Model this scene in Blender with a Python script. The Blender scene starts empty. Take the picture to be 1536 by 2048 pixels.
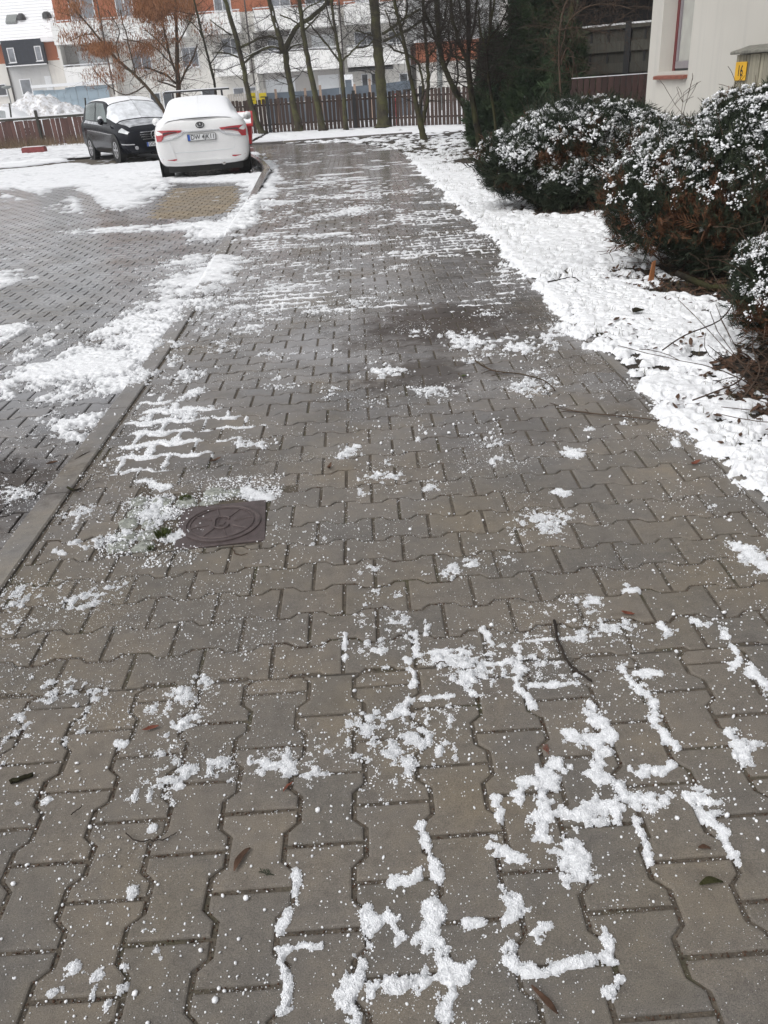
import bpy, math, random
import numpy as np
from mathutils import Vector, Matrix

rng = np.random.default_rng(7)
random.seed(7)
sc = bpy.context.scene
COL = sc.collection

# ------------------------------------------------------------------ camera
CAM_H = 1.41
FPX = 1630.0                       # focal length in pixels of the 1536 x 2048 photograph
ROLL = math.atan2(217.0, 3106.0)
PITCH = math.atan(FPX / math.hypot(217.0, 3106.0))
_fw = np.array([0, math.cos(PITCH), -math.sin(PITCH)])
_u0 = np.array([0, math.sin(PITCH), math.cos(PITCH)])
_r0 = np.array([1.0, 0, 0])
_c, _s = math.cos(ROLL), math.sin(ROLL)
_R = _c * _r0 - _s * _u0
_U = _s * _r0 + _c * _u0
cam_data = bpy.data.cameras.new("camera")
cam_data.sensor_fit = 'VERTICAL'
cam_data.sensor_height = 36.0
cam_data.sensor_width = 27.0
cam_data.lens = FPX / 2048.0 * 36.0
cam_data.clip_start = 0.05
cam_data.clip_end = 2000
cam = bpy.data.objects.new("camera", cam_data)
COL.objects.link(cam)
cam.matrix_world = Matrix(((_R[0], _U[0], -_fw[0], 0), (_R[1], _U[1], -_fw[1], 0), (_R[2], _U[2], -_fw[2], CAM_H), (0, 0, 0, 1)))
sc.camera = cam

# ------------------------------------------------------------------ light
SUN_EL, SUN_AZ = math.radians(50), math.radians(-128)     # azimuth from +Y towards +X
world = bpy.data.worlds.new("World")
sc.world = world
world.use_nodes = True
wn = world.node_tree.nodes
wl = world.node_tree.links
wn.clear()
w_out = wn.new("ShaderNodeOutputWorld")
w_bg = wn.new("ShaderNodeBackground")
w_sky = wn.new("ShaderNodeTexSky")
w_sky.sky_type = 'NISHITA'
w_sky.sun_disc = False
w_sky.sun_elevation = SUN_EL
w_sky.sun_rotation = SUN_AZ
w_sky.dust_density = 4.0
w_sky.air_density = 1.0
w_hs = wn.new("ShaderNodeHueSaturation")          # an overcast sky: nearly colourless
w_hs.inputs['Saturation'].default_value = 0.13
w_bg.inputs['Strength'].default_value = 0.15
wl.new(w_sky.outputs[0], w_hs.inputs['Color'])
wl.new(w_hs.outputs[0], w_bg.inputs[0])
wl.new(w_bg.outputs[0], w_out.inputs[0])
sun_data = bpy.data.lights.new("sun", 'SUN')
sun_data.energy = 0.6
sun_data.angle = math.radians(40)
sun_data.color = (1.0, 0.985, 0.96)
sun = bpy.data.objects.new("sun", sun_data)
COL.objects.link(sun)
_sd = Vector((math.sin(SUN_AZ) * math.cos(SUN_EL), math.cos(SUN_AZ) * math.cos(SUN_EL), math.sin(SUN_EL)))
sun.rotation_euler = (-_sd).to_track_quat('-Z', 'Y').to_euler()
sc.view_settings.view_transform = 'Standard'
sc.view_settings.look = 'None'
sc.view_settings.exposure = 0.26
sc.view_settings.gamma = 1.0
sc.view_settings.use_curve_mapping = False
sc.render.engine = 'CYCLES'
sc.cycles.max_bounces = 8
sc.cycles.diffuse_bounces = 4
sc.cycles.glossy_bounces = 4


# survey helpers: the photograph was measured on the ground plane / on upright planes at a known distance
def ray(x, y):
    return (x - 768) / FPX * _R - (y - 1024) / FPX * _U + _fw


def g(x, y, z=0.0):
    d = ray(x, y)
    return np.array([0, 0, CAM_H]) + d * ((z - CAM_H) / d[2])


def at(x, y, Y):
    d = ray(x, y)
    return np.array([0, 0, CAM_H]) + d * (Y / d[1])


def ppm(Y, z=0.5):
    return FPX / (Y * math.cos(PITCH) + (CAM_H - z) * math.sin(PITCH))


# ------------------------------------------------------------------ mesh helpers
def link(o, parent=None, label=None, cat=None, group=None, kind=None):
    COL.objects.link(o)
    if parent is not None:
        o.parent = parent
    if label: o['label'] = label
    if cat: o['category'] = cat
    if group: o['group'] = group
    if kind: o['kind'] = kind
    return o


def npmesh(name, V, F, mat, parent=None, smooth=False, **kw):
    V = np.asarray(V, dtype=np.float32).reshape(-1, 3)
    F = np.asarray(F, dtype=np.int32)
    me = bpy.data.meshes.new(name)
    k = F.shape[1]
    n = F.shape[0]
    me.vertices.add(len(V))
    me.vertices.foreach_set('co', V.ravel())
    me.loops.add(n * k)
    me.loops.foreach_set('vertex_index', F.ravel())
    me.polygons.add(n)
    me.polygons.foreach_set('loop_start', np.arange(n, dtype=np.int32) * k)
    me.polygons.foreach_set('loop_total', np.full(n, k, dtype=np.int32))
    if smooth:
        me.polygons.foreach_set('use_smooth', np.ones(n, dtype=bool))
    me.update(calc_edges=True)
    me.validate()
    me.materials.append(mat)
    return link(bpy.data.objects.new(name, me), parent, **kw)


class MB:
    """collects boxes, bars, tubes and free polygons; build() links them as one mesh object"""

    def __init__(self):
        self.v, self.f, self.m = [], [], []
        self.mi = 0

    def add(self, vs, fs):
        b = len(self.v)
        self.v += [tuple(map(float, p)) for p in vs]
        self.f += [tuple(b + i for i in f) for f in fs]
        self.m += [self.mi] * len(fs)
        return self

    def box(self, x0, x1, y0, y1, z0, z1):
        return self.add([(x0, y0, z0), (x1, y0, z0), (x1, y1, z0), (x0, y1, z0), (x0, y0, z1), (x1, y0, z1), (x1, y1, z1), (x0, y1, z1)],
                        [(0, 3, 2, 1), (4, 5, 6, 7), (0, 1, 5, 4), (1, 2, 6, 5), (2, 3, 7, 6), (3, 0, 4, 7)])

    def prism(self, poly, axis, a, b):
        """poly: 2-D points; extruded along axis 0/1/2 from a to b"""
        def P(p, t):
            q = list(p)
            q.insert(axis, t)
            return q
        n = len(poly)
        vs = [P(p, a) for p in poly] + [P(p, b) for p in poly]
        fs = [tuple(range(n))[::-1], tuple(range(n, 2 * n))] + [(i, (i + 1) % n, n + (i + 1) % n, n + i) for i in range(n)]
        return self.add(vs, fs)

    def tube(self, pts, rad, n=8, cap=True, squash=1.0):
        pts = [Vector(p) for p in pts]
        rad = [rad] * len(pts) if isinstance(rad, (int, float)) else rad
        vs = []
        ref = Vector((0.3, 1, 0.2)).normalized()
        for i, p in enumerate(pts):
            t = (pts[min(i + 1, len(pts) - 1)] - pts[max(i - 1, 0)])
            t = t.normalized() if t.length > 1e-9 else Vector((0, 0, 1))
            a = t.cross(ref)
            if a.length < 1e-3:
                a = t.cross(Vector((1, 0, 0)))
            a.normalize()
            b = t.cross(a)
            for k in range(n):
                q = 2 * math.pi * k / n
                vs.append(p + a * (math.cos(q) * rad[i]) + b * (math.sin(q) * rad[i] * squash))
        fs = []
        for i in range(len(pts) - 1):
            for k in range(n):
                fs.append((i * n + k, i * n + (k + 1) % n, (i + 1) * n + (k + 1) % n, (i + 1) * n + k))
        if cap:
            fs.append(tuple(range(n))[::-1])
            fs.append(tuple((len(pts) - 1) * n + k for k in range(n)))
        return self.add(vs, fs)

    def lathe(self, prof, c=(0, 0, 0), axis=2, n=20):
        """prof: (radius, height) list, closed at both ends if the radius is 0"""
        vs, fs = [], []
        for r, h in prof:
            for k in range(n):
                q = 2 * math.pi * k / n
                p = [r * math.cos(q), r * math.sin(q)]
                p.insert(axis, h)
                vs.append([p[j] + c[j] for j in range(3)])
        for i in range(len(prof) - 1):
            for k in range(n):
                fs.append((i * n + k, i * n + (k + 1) % n, (i + 1) * n + (k + 1) % n, (i + 1) * n + k))
        fs.append(tuple(range(n))[::-1])
        fs.append(tuple((len(prof) - 1) * n + k for k in range(n)))
        return self.add(vs, fs)

    def mesh(self, name, mats):
        me = bpy.data.meshes.new(name)
        me.from_pydata(self.v, [], self.f)
        mats = mats if isinstance(mats, (list, tuple)) else [mats]
        for m in mats:
            me.materials.append(m)
        if len(mats) > 1:
            me.polygons.foreach_set('material_index', np.array(self.m, dtype=np.int32))
        me.update()
        return me

    def build(self, name, mats, parent=None, smooth=False, bevel=0, **kw):
        me = self.mesh(name, mats)
        if smooth:
            me.polygons.foreach_set('use_smooth', np.ones(len(me.polygons), dtype=bool))
        o = link(bpy.data.objects.new(name, me), parent, **kw)
        if bevel:
            b = o.modifiers.new('bevel', 'BEVEL')
            b.width = bevel
            b.segments = 2
            b.limit_method = 'ANGLE'
        return o


def empty(name, loc, rz=0, **kw):
    o = bpy.data.objects.new(name, None)
    o.location = loc
    o.rotation_euler = (0, 0, rz)
    o.empty_display_size = 0.2
    return link(o, **kw)


def copy_tree(o, parent=None):
    c = o.copy()
    COL.objects.link(c)
    c.parent = parent
    for ch in o.children:
        copy_tree(ch, c)
    return c


def text(name, s, size, mat, parent, loc, rot, extrude=0.002, align='CENTER', sx=1.0, bold=0.0):
    cu = bpy.data.curves.new(name, 'FONT')
    cu.body = s
    cu.size = size
    cu.extrude = extrude
    cu.offset = bold
    cu.align_x = align
    cu.align_y = 'CENTER'
    cu.materials.append(mat)
    tmp = bpy.data.objects.new(name + '_curve', cu)
    COL.objects.link(tmp)
    bpy.context.view_layer.update()
    me = bpy.data.meshes.new_from_object(tmp.evaluated_get(bpy.context.evaluated_depsgraph_get()))
    bpy.data.objects.remove(tmp)
    o = bpy.data.objects.new(name, me)
    o.location = loc
    o.rotation_euler = rot
    o.scale = (sx, 1, 1)
    return link(o, parent)


# merged copies of one small template -------------------------------------------------
def scatter(T, F, pos, X, Y, Z):
    """template verts T (k,3), faces F (m,j); per copy: position and three axis vectors (already scaled)"""
    n, k = len(pos), len(T)
    V = pos[:, None, :] + T[None, :, 0:1] * X[:, None, :] + T[None, :, 1:2] * Y[:, None, :] + T[None, :, 2:3] * Z[:, None, :]
    FF = F[None, :, :] + (np.arange(n) * k)[:, None, None]
    return V.reshape(-1, 3), FF.reshape(-1, F.shape[1])


def rand_axes(n, r=rng):
    q = r.normal(size=(n, 4))
    q /= np.linalg.norm(q, axis=1)[:, None]
    w, x, y, z = q.T
    A = np.stack([1 - 2 * (y * y + z * z), 2 * (x * y + w * z), 2 * (x * z - w * y)], 1)
    B = np.stack([2 * (x * y - w * z), 1 - 2 * (x * x + z * z), 2 * (y * z + w * x)], 1)
    return A, B, np.cross(A, B)


def norm(a):
    return a / np.maximum(np.linalg.norm(a, axis=-1, keepdims=True), 1e-9)


_ph = (1 + 5 ** .5) / 2
ICO_V = norm(np.array([(-1, _ph, 0), (1, _ph, 0), (-1, -_ph, 0), (1, -_ph, 0), (0, -1, _ph), (0, 1, _ph), (0, -1, -_ph), (0, 1, -_ph), (_ph, 0, -1), (_ph, 0, 1), (-_ph, 0, -1), (-_ph, 0, 1)], float))
ICO_F = np.array([(0, 11, 5), (0, 5, 1), (0, 1, 7), (0, 7, 10), (0, 10, 11), (1, 5, 9), (5, 11, 4), (11, 10, 2), (10, 7, 6), (7, 1, 8), (3, 9, 4), (3, 4, 2), (3, 2, 6), (3, 6, 8), (3, 8, 9), (4, 9, 5), (2, 4, 11), (6, 2, 10), (8, 6, 7), (9, 8, 1)])
OCT_V = np.array([(1, 0, 0), (-1, 0, 0), (0, 1, 0), (0, -1, 0), (0, 0, 1), (0, 0, -1)], float)
OCT_F = np.array([(0, 2, 4), (2, 1, 4), (1, 3, 4), (3, 0, 4), (2, 0, 5), (1, 2, 5), (3, 1, 5), (0, 3, 5)])


def twig_mesh(S):
    """S rows: p0(3) p1(3) r0 r1 -> three-sided bars"""
    S = np.asarray(S, float)
    p0, p1, r0, r1 = S[:, 0:3], S[:, 3:6], S[:, 6], S[:, 7]
    t = norm(p1 - p0)
    ref = np.where(np.abs(t[:, 2:3]) > 0.9, np.array([[1.0, 0, 0]]), np.array([[0, 0, 1.0]]))
    a = norm(np.cross(t, ref))
    b = np.cross(t, a)
    ring = []
    for p, r in ((p0, r0), (p1, r1)):
        for k in range(3):
            q = 2 * math.pi * k / 3
            ring.append(p + a * (math.cos(q) * r)[:, None] + b * (math.sin(q) * r)[:, None])
    V = np.stack(ring, 1).reshape(-1, 3)
    base = np.array([(0, 1, 4, 3), (1, 2, 5, 4), (2, 0, 3, 5)])
    F = (base[None] + (np.arange(len(S)) * 6)[:, None, None]).reshape(-1, 4)
    return V, F


# value noise ---------------------------------------------------------------------
def _hash(ix, iy, seed):
    h = (ix.astype(np.int64) * 374761393 + iy.astype(np.int64) * 668265263 + seed * 1442695041) & 0xFFFFFFFF
    h = ((h ^ (h >> 13)) * 1274126177) & 0xFFFFFFFF
    return ((h ^ (h >> 16)) & 0xFFFFFF) / float(0xFFFFFF)


def vn(x, y, seed=0):
    ix, iy = np.floor(x), np.floor(y)
    fx, fy = x - ix, y - iy
    fx = fx * fx * (3 - 2 * fx)
    fy = fy * fy * (3 - 2 * fy)
    a, b = _hash(ix, iy, seed), _hash(ix + 1, iy, seed)
    c, d = _hash(ix, iy + 1, seed), _hash(ix + 1, iy + 1, seed)
    return (a * (1 - fx) + b * fx) * (1 - fy) + (c * (1 - fx) + d * fx) * fy


def fbm(x, y, seed=0, octv=4):
    s, a, t = 0, 1.0, 0
    for o in range(octv):
        s = s + a * vn(x * 2 ** o + 13.7 * o, y * 2 ** o - 7.1 * o, seed + o)
        t += a
        a *= 0.55
    return s / t


# ------------------------------------------------------------------ materials
def N(nt, t, **kw):
    n = nt.nodes.new(t)
    for k, v in kw.items():
        if k in n.inputs:
            n.inputs[k].default_value = v
        else:
            setattr(n, k, v)
    return n


def new_mat(name):
    m = bpy.data.materials.new(name)
    m.use_nodes = True
    nt = m.node_tree
    nt.nodes.clear()
    out = nt.nodes.new("ShaderNodeOutputMaterial")
    b = nt.nodes.new("ShaderNodeBsdfPrincipled")
    nt.links.new(b.outputs[0], out.inputs[0])
    return m, nt, b


def ramp(nt, fac, stops):
    r = nt.nodes.new("ShaderNodeValToRGB")
    while len(r.color_ramp.elements) < len(stops):
        r.color_ramp.elements.new(0.5)
    for e, (p, c) in zip(r.color_ramp.elements, stops):
        e.position = p
        e.color = (*c, 1) if isinstance(c, (tuple, list)) else (c, c, c, 1)
    nt.links.new(fac, r.inputs[0])
    return r.outputs[0]


def mixc(nt, fac, a, b, blend='MIX'):
    m = nt.nodes.new("ShaderNodeMix")
    m.data_type = 'RGBA'
    m.blend_type = blend
    for s, v in ((0, fac), (6, a), (7, b)):
        if isinstance(v, (int, float)):
            m.inputs[s].default_value = v
        elif isinstance(v, tuple):
            m.inputs[s].default_value = (*v, 1)
        else:
            nt.links.new(v, m.inputs[s])
    return m.outputs[2]


def mth(nt, op, a, b=None, clamp=False):
    m = nt.nodes.new("ShaderNodeMath")
    m.operation = op
    m.use_clamp = clamp
    for i, v in enumerate((a, b)):
        if v is None: continue
        if isinstance(v, (int, float)):
            m.inputs[i].default_value = v
        else:
            nt.links.new(v, m.inputs[i])
    return m.outputs[0]


def noise(nt, vec, scale, detail=4, rough=0.55):
    n = nt.nodes.new("ShaderNodeTexNoise")
    n.inputs['Scale'].default_value = scale
    n.inputs['Detail'].default_value = detail
    n.inputs['Roughness'].default_value = rough
    if vec is not None:
        nt.links.new(vec, n.inputs['Vector'])
    return n.outputs[0]


def bump(nt, b, h, strength=0.3, dist=0.01):
    n = nt.nodes.new("ShaderNodeBump")
    n.inputs['Strength'].default_value = strength
    n.inputs['Distance'].default_value = dist
    nt.links.new(h, n.inputs['Height'])
    nt.links.new(n.outputs[0], b.inputs['Normal'])


def wpos(nt):
    return nt.nodes.new("ShaderNodeNewGeometry").outputs['Position']


def simple(name, col, rough=0.6, var=0.15, scale=8.0, metal=0.0, bmp=0.0, bscale=60, spec=0.5, coat=0.0):
    m, nt, b = new_mat(name)
    p = wpos(nt)
    n = noise(nt, p, scale, 5)
    lo = tuple(max(c * (1 - var), 0) for c in col)
    hi = tuple(min(c * (1 + var), 1) for c in col)
    nt.links.new(ramp(nt, n, [(0.3, lo), (0.7, hi)]), b.inputs['Base Color'])
    b.inputs['Roughness'].default_value = rough
    b.inputs['Metallic'].default_value = metal
    b.inputs['Specular IOR Level'].default_value = spec
    b.inputs['Coat Weight'].default_value = coat
    if bmp:
        bump(nt, b, noise(nt, p, bscale, 6, 0.65), bmp, 0.01)
    return m
# paving concrete: grey-brown, speckled, with a tone of its own per paver and wet zones
def paver_material(name, a, bcol, wet_lo, wet_hi, sheen_amt=0.62, sheen_c=(0.325, 0.32, 0.33)):
    m, nt, b = new_mat(name)
    p = wpos(nt)
    info = nt.nodes.new("ShaderNodeObjectInfo")
    at_ = nt.nodes.new("ShaderNodeAttribute")
    at_.attribute_name = 'tint'
    rnd = mth(nt, 'FRACT', mth(nt, 'ADD', info.outputs['Random'], at_.outputs['Fac']))
    base = ramp(nt, rnd, [(0.0, tuple(x * 0.93 for x in a)), (0.45, tuple((x + y) / 2 for x, y in zip(a, bcol))), (0.8, bcol), (1.0, tuple(x * 1.08 for x in bcol))])
    big = noise(nt, p, 2.2, 4, 0.6)
    base = mixc(nt, 1.0, base, ramp(nt, big, [(0.3, (0.84, 0.85, 0.87)), (0.7, (1.13, 1.08, 1.0))]), 'MULTIPLY')
    base = mixc(nt, mth(nt, 'MULTIPLY', ramp(nt, noise(nt, p, 1.1, 5, 0.65), [(0.48, 0.0), (0.66, 1.0)]), 0.55), base, mixc(nt, 1.0, base, (1.05, 0.98, 0.80), 'MULTIPLY'))
    mid = noise(nt, p, 22, 6, 0.7)
    base = mixc(nt, 1.0, base, ramp(nt, mid, [(0.28, (0.74, 0.73, 0.72)), (0.5, (1, 1, 1)), (0.75, (1.16, 1.13, 1.08))]), 'MULTIPLY')
    fine = noise(nt, p, 420, 3, 0.75)
    base = mixc(nt, 1.0, base, ramp(nt, fine, [(0.32, 0.52), (0.5, 1.0), (0.63, 1.2), (0.72, 1.9)]), 'MULTIPLY')
    v = nt.nodes.new("ShaderNodeTexVoronoi")
    v.inputs['Scale'].default_value = 210
    nt.links.new(p, v.inputs['Vector'])
    speck = ramp(nt, v.outputs['Distance'], [(0.10, 1.0), (0.17, 0.0)])
    pick = mth(nt, 'MULTIPLY', mth(nt, 'GREATER_THAN', noise(nt, p, 95, 2), 0.56), ramp(nt, noise(nt, p, 5.0, 4, 0.6), [(0.42, 0.0), (0.6, 1.0)]))
    base = mixc(nt, mth(nt, 'MULTIPLY', mth(nt, 'MULTIPLY', speck, pick), 0.75), base, (0.62, 0.63, 0.65))
    # water lies further up the path
    sx = nt.nodes.new("ShaderNodeSeparateXYZ")
    nt.links.new(p, sx.inputs[0])
    far = nt.nodes.new("ShaderNodeMapRange")
    far.inputs['From Min'].default_value = 2.2
    far.inputs['From Max'].default_value = 5.2
    nt.links.new(sx.outputs[1], far.inputs['Value'])
    wn_ = noise(nt, p, 0.85, 5, 0.6)
    wet = ramp(nt, mth(nt, 'ADD', wn_, mth(nt, 'MULTIPLY', far.outputs[0], 0.30)), [(wet_lo, 0.0), (wet_hi, 1.0)])
    # the dirty soaked patch right of the middle
    def blob(cx, cy, r):
        d = nt.nodes.new("ShaderNodeVectorMath")
        d.operation = 'DISTANCE'
        nt.links.new(p, d.inputs[0])
        d.inputs[1].default_value = (cx, cy, 0)
        q = mth(nt, 'ADD', d.outputs['Value'], mth(nt, 'MULTIPLY', mth(nt, 'SUBTRACT', noise(nt, p, 4.0, 8, 0.78), 0.5), 1.5))
        return ramp(nt, mth(nt, 'DIVIDE', q, r * 2), [(0.3, 1.0), (0.62, 0.0)])
    soak = mth(nt, 'MAXIMUM', blob(0.45, 5.3, 0.62), mth(nt, 'MULTIPLY', blob(0.25, 4.3, 0.3), 0.8))
    soak = mth(nt, 'MAXIMUM', soak, mth(nt, 'MULTIPLY', blob(0.95, 6.2, 0.3), 0.55))
    soak = mth(nt, 'MAXIMUM', soak, mth(nt, 'MULTIPLY', blob(-1.78, 3.2, 0.46), 0.95))
    base = mixc(nt, mth(nt, 'MULTIPLY', wet, 0.9), base, mixc(nt, 1.0, base, (0.76, 0.75, 0.77), 'MULTIPLY'))
    film = mth(nt, 'MULTIPLY', far.outputs[0], ramp(nt, noise(nt, p, 1.4, 5, 0.62), [(0.36, 0.0), (0.66, sheen_amt)]))  # ice film that also paints the pale sky sheen into the colour
    base = mixc(nt, film, base, sheen_c)
    base = mixc(nt, mth(nt, 'MULTIPLY', soak, 0.9), base, mixc(nt, 1.0, base, (0.24, 0.185, 0.150), 'MULTIPLY'))
    nt.links.new(base, b.inputs['Base Color'])
    rr = mixc(nt, wet, (0.78, 0.78, 0.78), mixc(nt, mid, (0.07, 0.07, 0.07), (0.26, 0.26, 0.26)))
    rr = mixc(nt, mth(nt, 'MULTIPLY', soak, 0.85), rr, (0.6, 0.6, 0.6))
    nt.links.new(rr, b.inputs['Roughness'])
    hh = mth(nt, 'ADD', mth(nt, 'MULTIPLY', fine, 0.5), mth(nt, 'MULTIPLY', mid, 0.5))
    n = nt.nodes.new("ShaderNodeBump")
    n.inputs['Distance'].default_value = 0.004
    nt.links.new(hh, n.inputs['Height'])
    nt.links.new(mth(nt, 'SUBTRACT', 0.55, mth(nt, 'MULTIPLY', wet, 0.49)), n.inputs['Strength'])
    nt.links.new(n.outputs[0], b.inputs['Normal'])
    return m


def snow_material(name, col=(0.825, 0.835, 0.855), bstr=0.5, dirt=0.0):
    m, nt, b = new_mat(name)
    p = wpos(nt)
    n = noise(nt, p, 160, 4, 0.7)
    c = ramp(nt, n, [(0.3, tuple(x * 0.86 for x in col)), (0.65, col)])
    if dirt:
        c = mixc(nt, mth(nt, 'MULTIPLY', ramp(nt, noise(nt, p, 4.5, 7, 0.75), [(0.47, 0.0), (0.60, 1.0)]), dirt), c, (0.3, 0.27, 0.24))
    th = nt.nodes.new("ShaderNodeAttribute")          # half-melted slush where the cover is thin
    th.attribute_name = 'slush'
    c = mixc(nt, th.outputs['Fac'], c, mixc(nt, n, (0.34, 0.345, 0.36), (0.62, 0.63, 0.65)))
    nt.links.new(c, b.inputs['Base Color'])
    b.inputs['Roughness'].default_value = 0.75
    b.inputs['Specular IOR Level'].default_value = 0.3
    b.inputs['Subsurface Weight'].default_value = 0.0
    bump(nt, b, mth(nt, 'ADD', n, mth(nt, 'MULTIPLY', noise(nt, p, 45, 3), 1.3)), bstr, 0.006)
    return m


def wood_material(name, col, var=0.3, rough=0.8, stretch=(14, 14, 1.2)):
    m, nt, b = new_mat(name)
    tc = nt.nodes.new("ShaderNodeTexCoord")
    mp = nt.nodes.new("ShaderNodeMapping")
    mp.inputs['Scale'].default_value = stretch
    nt.links.new(tc.outputs['Object'], mp.inputs['Vector'])
    info = nt.nodes.new("ShaderNodeObjectInfo")
    n = noise(nt, mp.outputs[0], 3, 6, 0.65)
    c = ramp(nt, n, [(0.25, tuple(x * (1 - var) for x in col)), (0.75, tuple(x * (1 + var) for x in col))])
    c = mixc(nt, 1.0, c, ramp(nt, info.outputs['Random'], [(0, 0.72), (1, 1.25)]), 'MULTIPLY')
    nt.links.new(c, b.inputs['Base Color'])
    b.inputs['Roughness'].default_value = rough
    bump(nt, b, n, 0.4, 0.01)
    return m


def bark_material(name, col, moss=0.0, scale=9.0):
    m, nt, b = new_mat(name)
    p = wpos(nt)
    mp = nt.nodes.new("ShaderNodeMapping")
    mp.inputs['Scale'].default_value = (scale, scale, scale * 0.25)
    nt.links.new(p, mp.inputs['Vector'])
    n = noise(nt, mp.outputs[0], 2.2, 7, 0.7)
    c = ramp(nt, n, [(0.3, tuple(x * 0.5 for x in col)), (0.7, tuple(x * 1.45 for x in col))])
    if moss:
        c = mixc(nt, mth(nt, 'MULTIPLY', ramp(nt, noise(nt, p, 3.0, 5, 0.6), [(0.4, 0.0), (0.62, 1.0)]), moss), c, (0.10, 0.105, 0.035))
    nt.links.new(c, b.inputs['Base Color'])
    b.inputs['Roughness'].default_value = 0.95
    b.inputs['Specular IOR Level'].default_value = 0.15
    bump(nt, b, n, 0.9, 0.02)
    return m


def leaf_material(name, cols, scale=6.0):
    m, nt, b = new_mat(name)
    p = wpos(nt)
    n = noise(nt, p, scale, 5, 0.7)
    k = len(cols)
    c = ramp(nt, n, [(0.3 + 0.4 * i / max(k - 1, 1), x) for i, x in enumerate(cols)])
    nt.links.new(c, b.inputs['Base Color'])
    b.inputs['Roughness'].default_value = 0.7
    b.inputs['Specular IOR Level'].default_value = 0.25
    return m


def glass_material(name, col=(0.03, 0.035, 0.04), rough=0.06, spec=0.8):
    m, nt, b = new_mat(name)
    n = noise(nt, wpos(nt), 0.9, 3)
    nt.links.new(ramp(nt, n, [(0.3, tuple(x * 0.6 for x in col)), (0.7, tuple(x * 1.5 for x in col))]), b.inputs['Base Color'])
    b.inputs['Roughness'].default_value = rough
    b.inputs['Specular IOR Level'].default_value = spec
    return m


M_PAVE = paver_material("path_concrete", (0.146, 0.134, 0.120), (0.153, 0.137, 0.119), 0.56, 0.70)
M_PARK = paver_material("parking_concrete", (0.150, 0.144, 0.142), (0.172, 0.162, 0.156), 0.50, 0.64, 0.75, (0.34, 0.345, 0.36))
M_PATCH = paver_material("parking_concrete_buff", (0.225, 0.188, 0.140), (0.26, 0.220, 0.168), 0.9, 1.0, 0.05)
M_KERB = paver_material("kerb_concrete", (0.185, 0.176, 0.168), (0.195, 0.184, 0.172), 0.6, 0.75, 0.3)
M_SNOW = snow_material("snow_ground")
M_SNOW2 = snow_material("snow_on_things", (0.86, 0.87, 0.89), 0.35)
M_SNOWD = snow_material("snow_dirty_heap", (0.82, 0.83, 0.86), 0.9, 0.75)
m, nt, b = new_mat("ice_granule")
b.inputs['Base Color'].default_value = (0.8, 0.82, 0.84, 1)
nt.links.new(ramp(nt, noise(nt, wpos(nt), 60, 3), [(0.35, (0.60, 0.61, 0.63)), (0.6, (0.84, 0.85, 0.87))]), b.inputs['Base Color'])
b.inputs['Roughness'].default_value = 0.45
M_GRAIN = m
m, nt, b = new_mat("joint_sand")
p_ = wpos(nt)
c_ = ramp(nt, noise(nt, p_, 60, 6, 0.75), [(0.3, (0.045, 0.038, 0.030)), (0.7, (0.14, 0.115, 0.088))])
c_ = mixc(nt, ramp(nt, noise(nt, p_, 3.5, 4), [(0.55, 0.0), (0.7, 0.7)]), c_, (0.05, 0.052, 0.018))
nt.links.new(c_, b.inputs['Base Color'])
b.inputs['Roughness'].default_value = 0.95
bump(nt, b, noise(nt, p_, 200, 4), 0.8, 0.006)
M_SAND = m
M_SOIL = simple("soil", (0.035, 0.027, 0.02), 0.95, 0.6, 14, bmp=0.9, bscale=40)
M_IRON = simple("cast_iron", (0.098, 0.076, 0.074), 0.5, 0.25, 30, metal=0.35, bmp=0.35, bscale=300)
M_GRANITE = simple("granite_sett", (0.27, 0.28, 0.25), 0.9, 0.5, 45, bmp=0.9, bscale=90)
M_MOSS = leaf_material("moss", [(0.03, 0.04, 0.012), (0.09, 0.115, 0.03)], 40)
M_BARK = bark_material("bark_grey_brown", (0.048, 0.041, 0.031), 0.55)
M_BARKD = bark_material("bark_dark", (0.018, 0.015, 0.012), 0.35)
M_BARKR = bark_material("bark_reddish", (0.075, 0.05, 0.036), 0.2)
M_TWIG = simple("twig_dark", (0.03, 0.024, 0.02), 0.9, 0.4, 5, spec=0.2)
M_TWIGB = simple("twig_brown", (0.075, 0.052, 0.038), 0.9, 0.4, 5, spec=0.2)
M_FROST = simple("frosted_snow_film", (0.66, 0.68, 0.71), 0.6, 0.25, 6)
M_SEED = leaf_material("dry_seed", [(0.13, 0.055, 0.025), (0.24, 0.10, 0.04), (0.30, 0.15, 0.08)], 2.0)
M_JUN = leaf_material("juniper_green", [(0.012, 0.018, 0.011), (0.025, 0.036, 0.021), (0.045, 0.052, 0.028)], 5.0)
M_JUNB = leaf_material("juniper_dead", [(0.05, 0.022, 0.012), (0.10, 0.045, 0.022), (0.14, 0.068, 0.034)], 7.0)
M_THU = leaf_material("thuja_green", [(0.014, 0.027, 0.014), (0.030, 0.056, 0.025), (0.055, 0.080, 0.032)], 2.5)
M_GRASS = leaf_material("grass_blade", [(0.05, 0.05, 0.022), (0.08, 0.075, 0.035), (0.13, 0.10, 0.055)], 9.0)
M_DRY = leaf_material("dry_grass", [(0.11, 0.075, 0.045), (0.19, 0.135, 0.085), (0.26, 0.20, 0.14)], 3.0)
M_LEAF = leaf_material("dead_leaf", [(0.03, 0.018, 0.012), (0.075, 0.042, 0.027), (0.13, 0.075, 0.05)], 30.0)
M_LEAFR = leaf_material("dead_leaf_red", [(0.10, 0.03, 0.02), (0.22, 0.08, 0.05)], 60.0)
M_PICK = wood_material("picket_brown", (0.042, 0.024, 0.018))
M_PICKR = wood_material("picket_wine", (0.052, 0.026, 0.023))
M_BOARDR = wood_material("board_faded_wine", (0.115, 0.055, 0.046))
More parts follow.
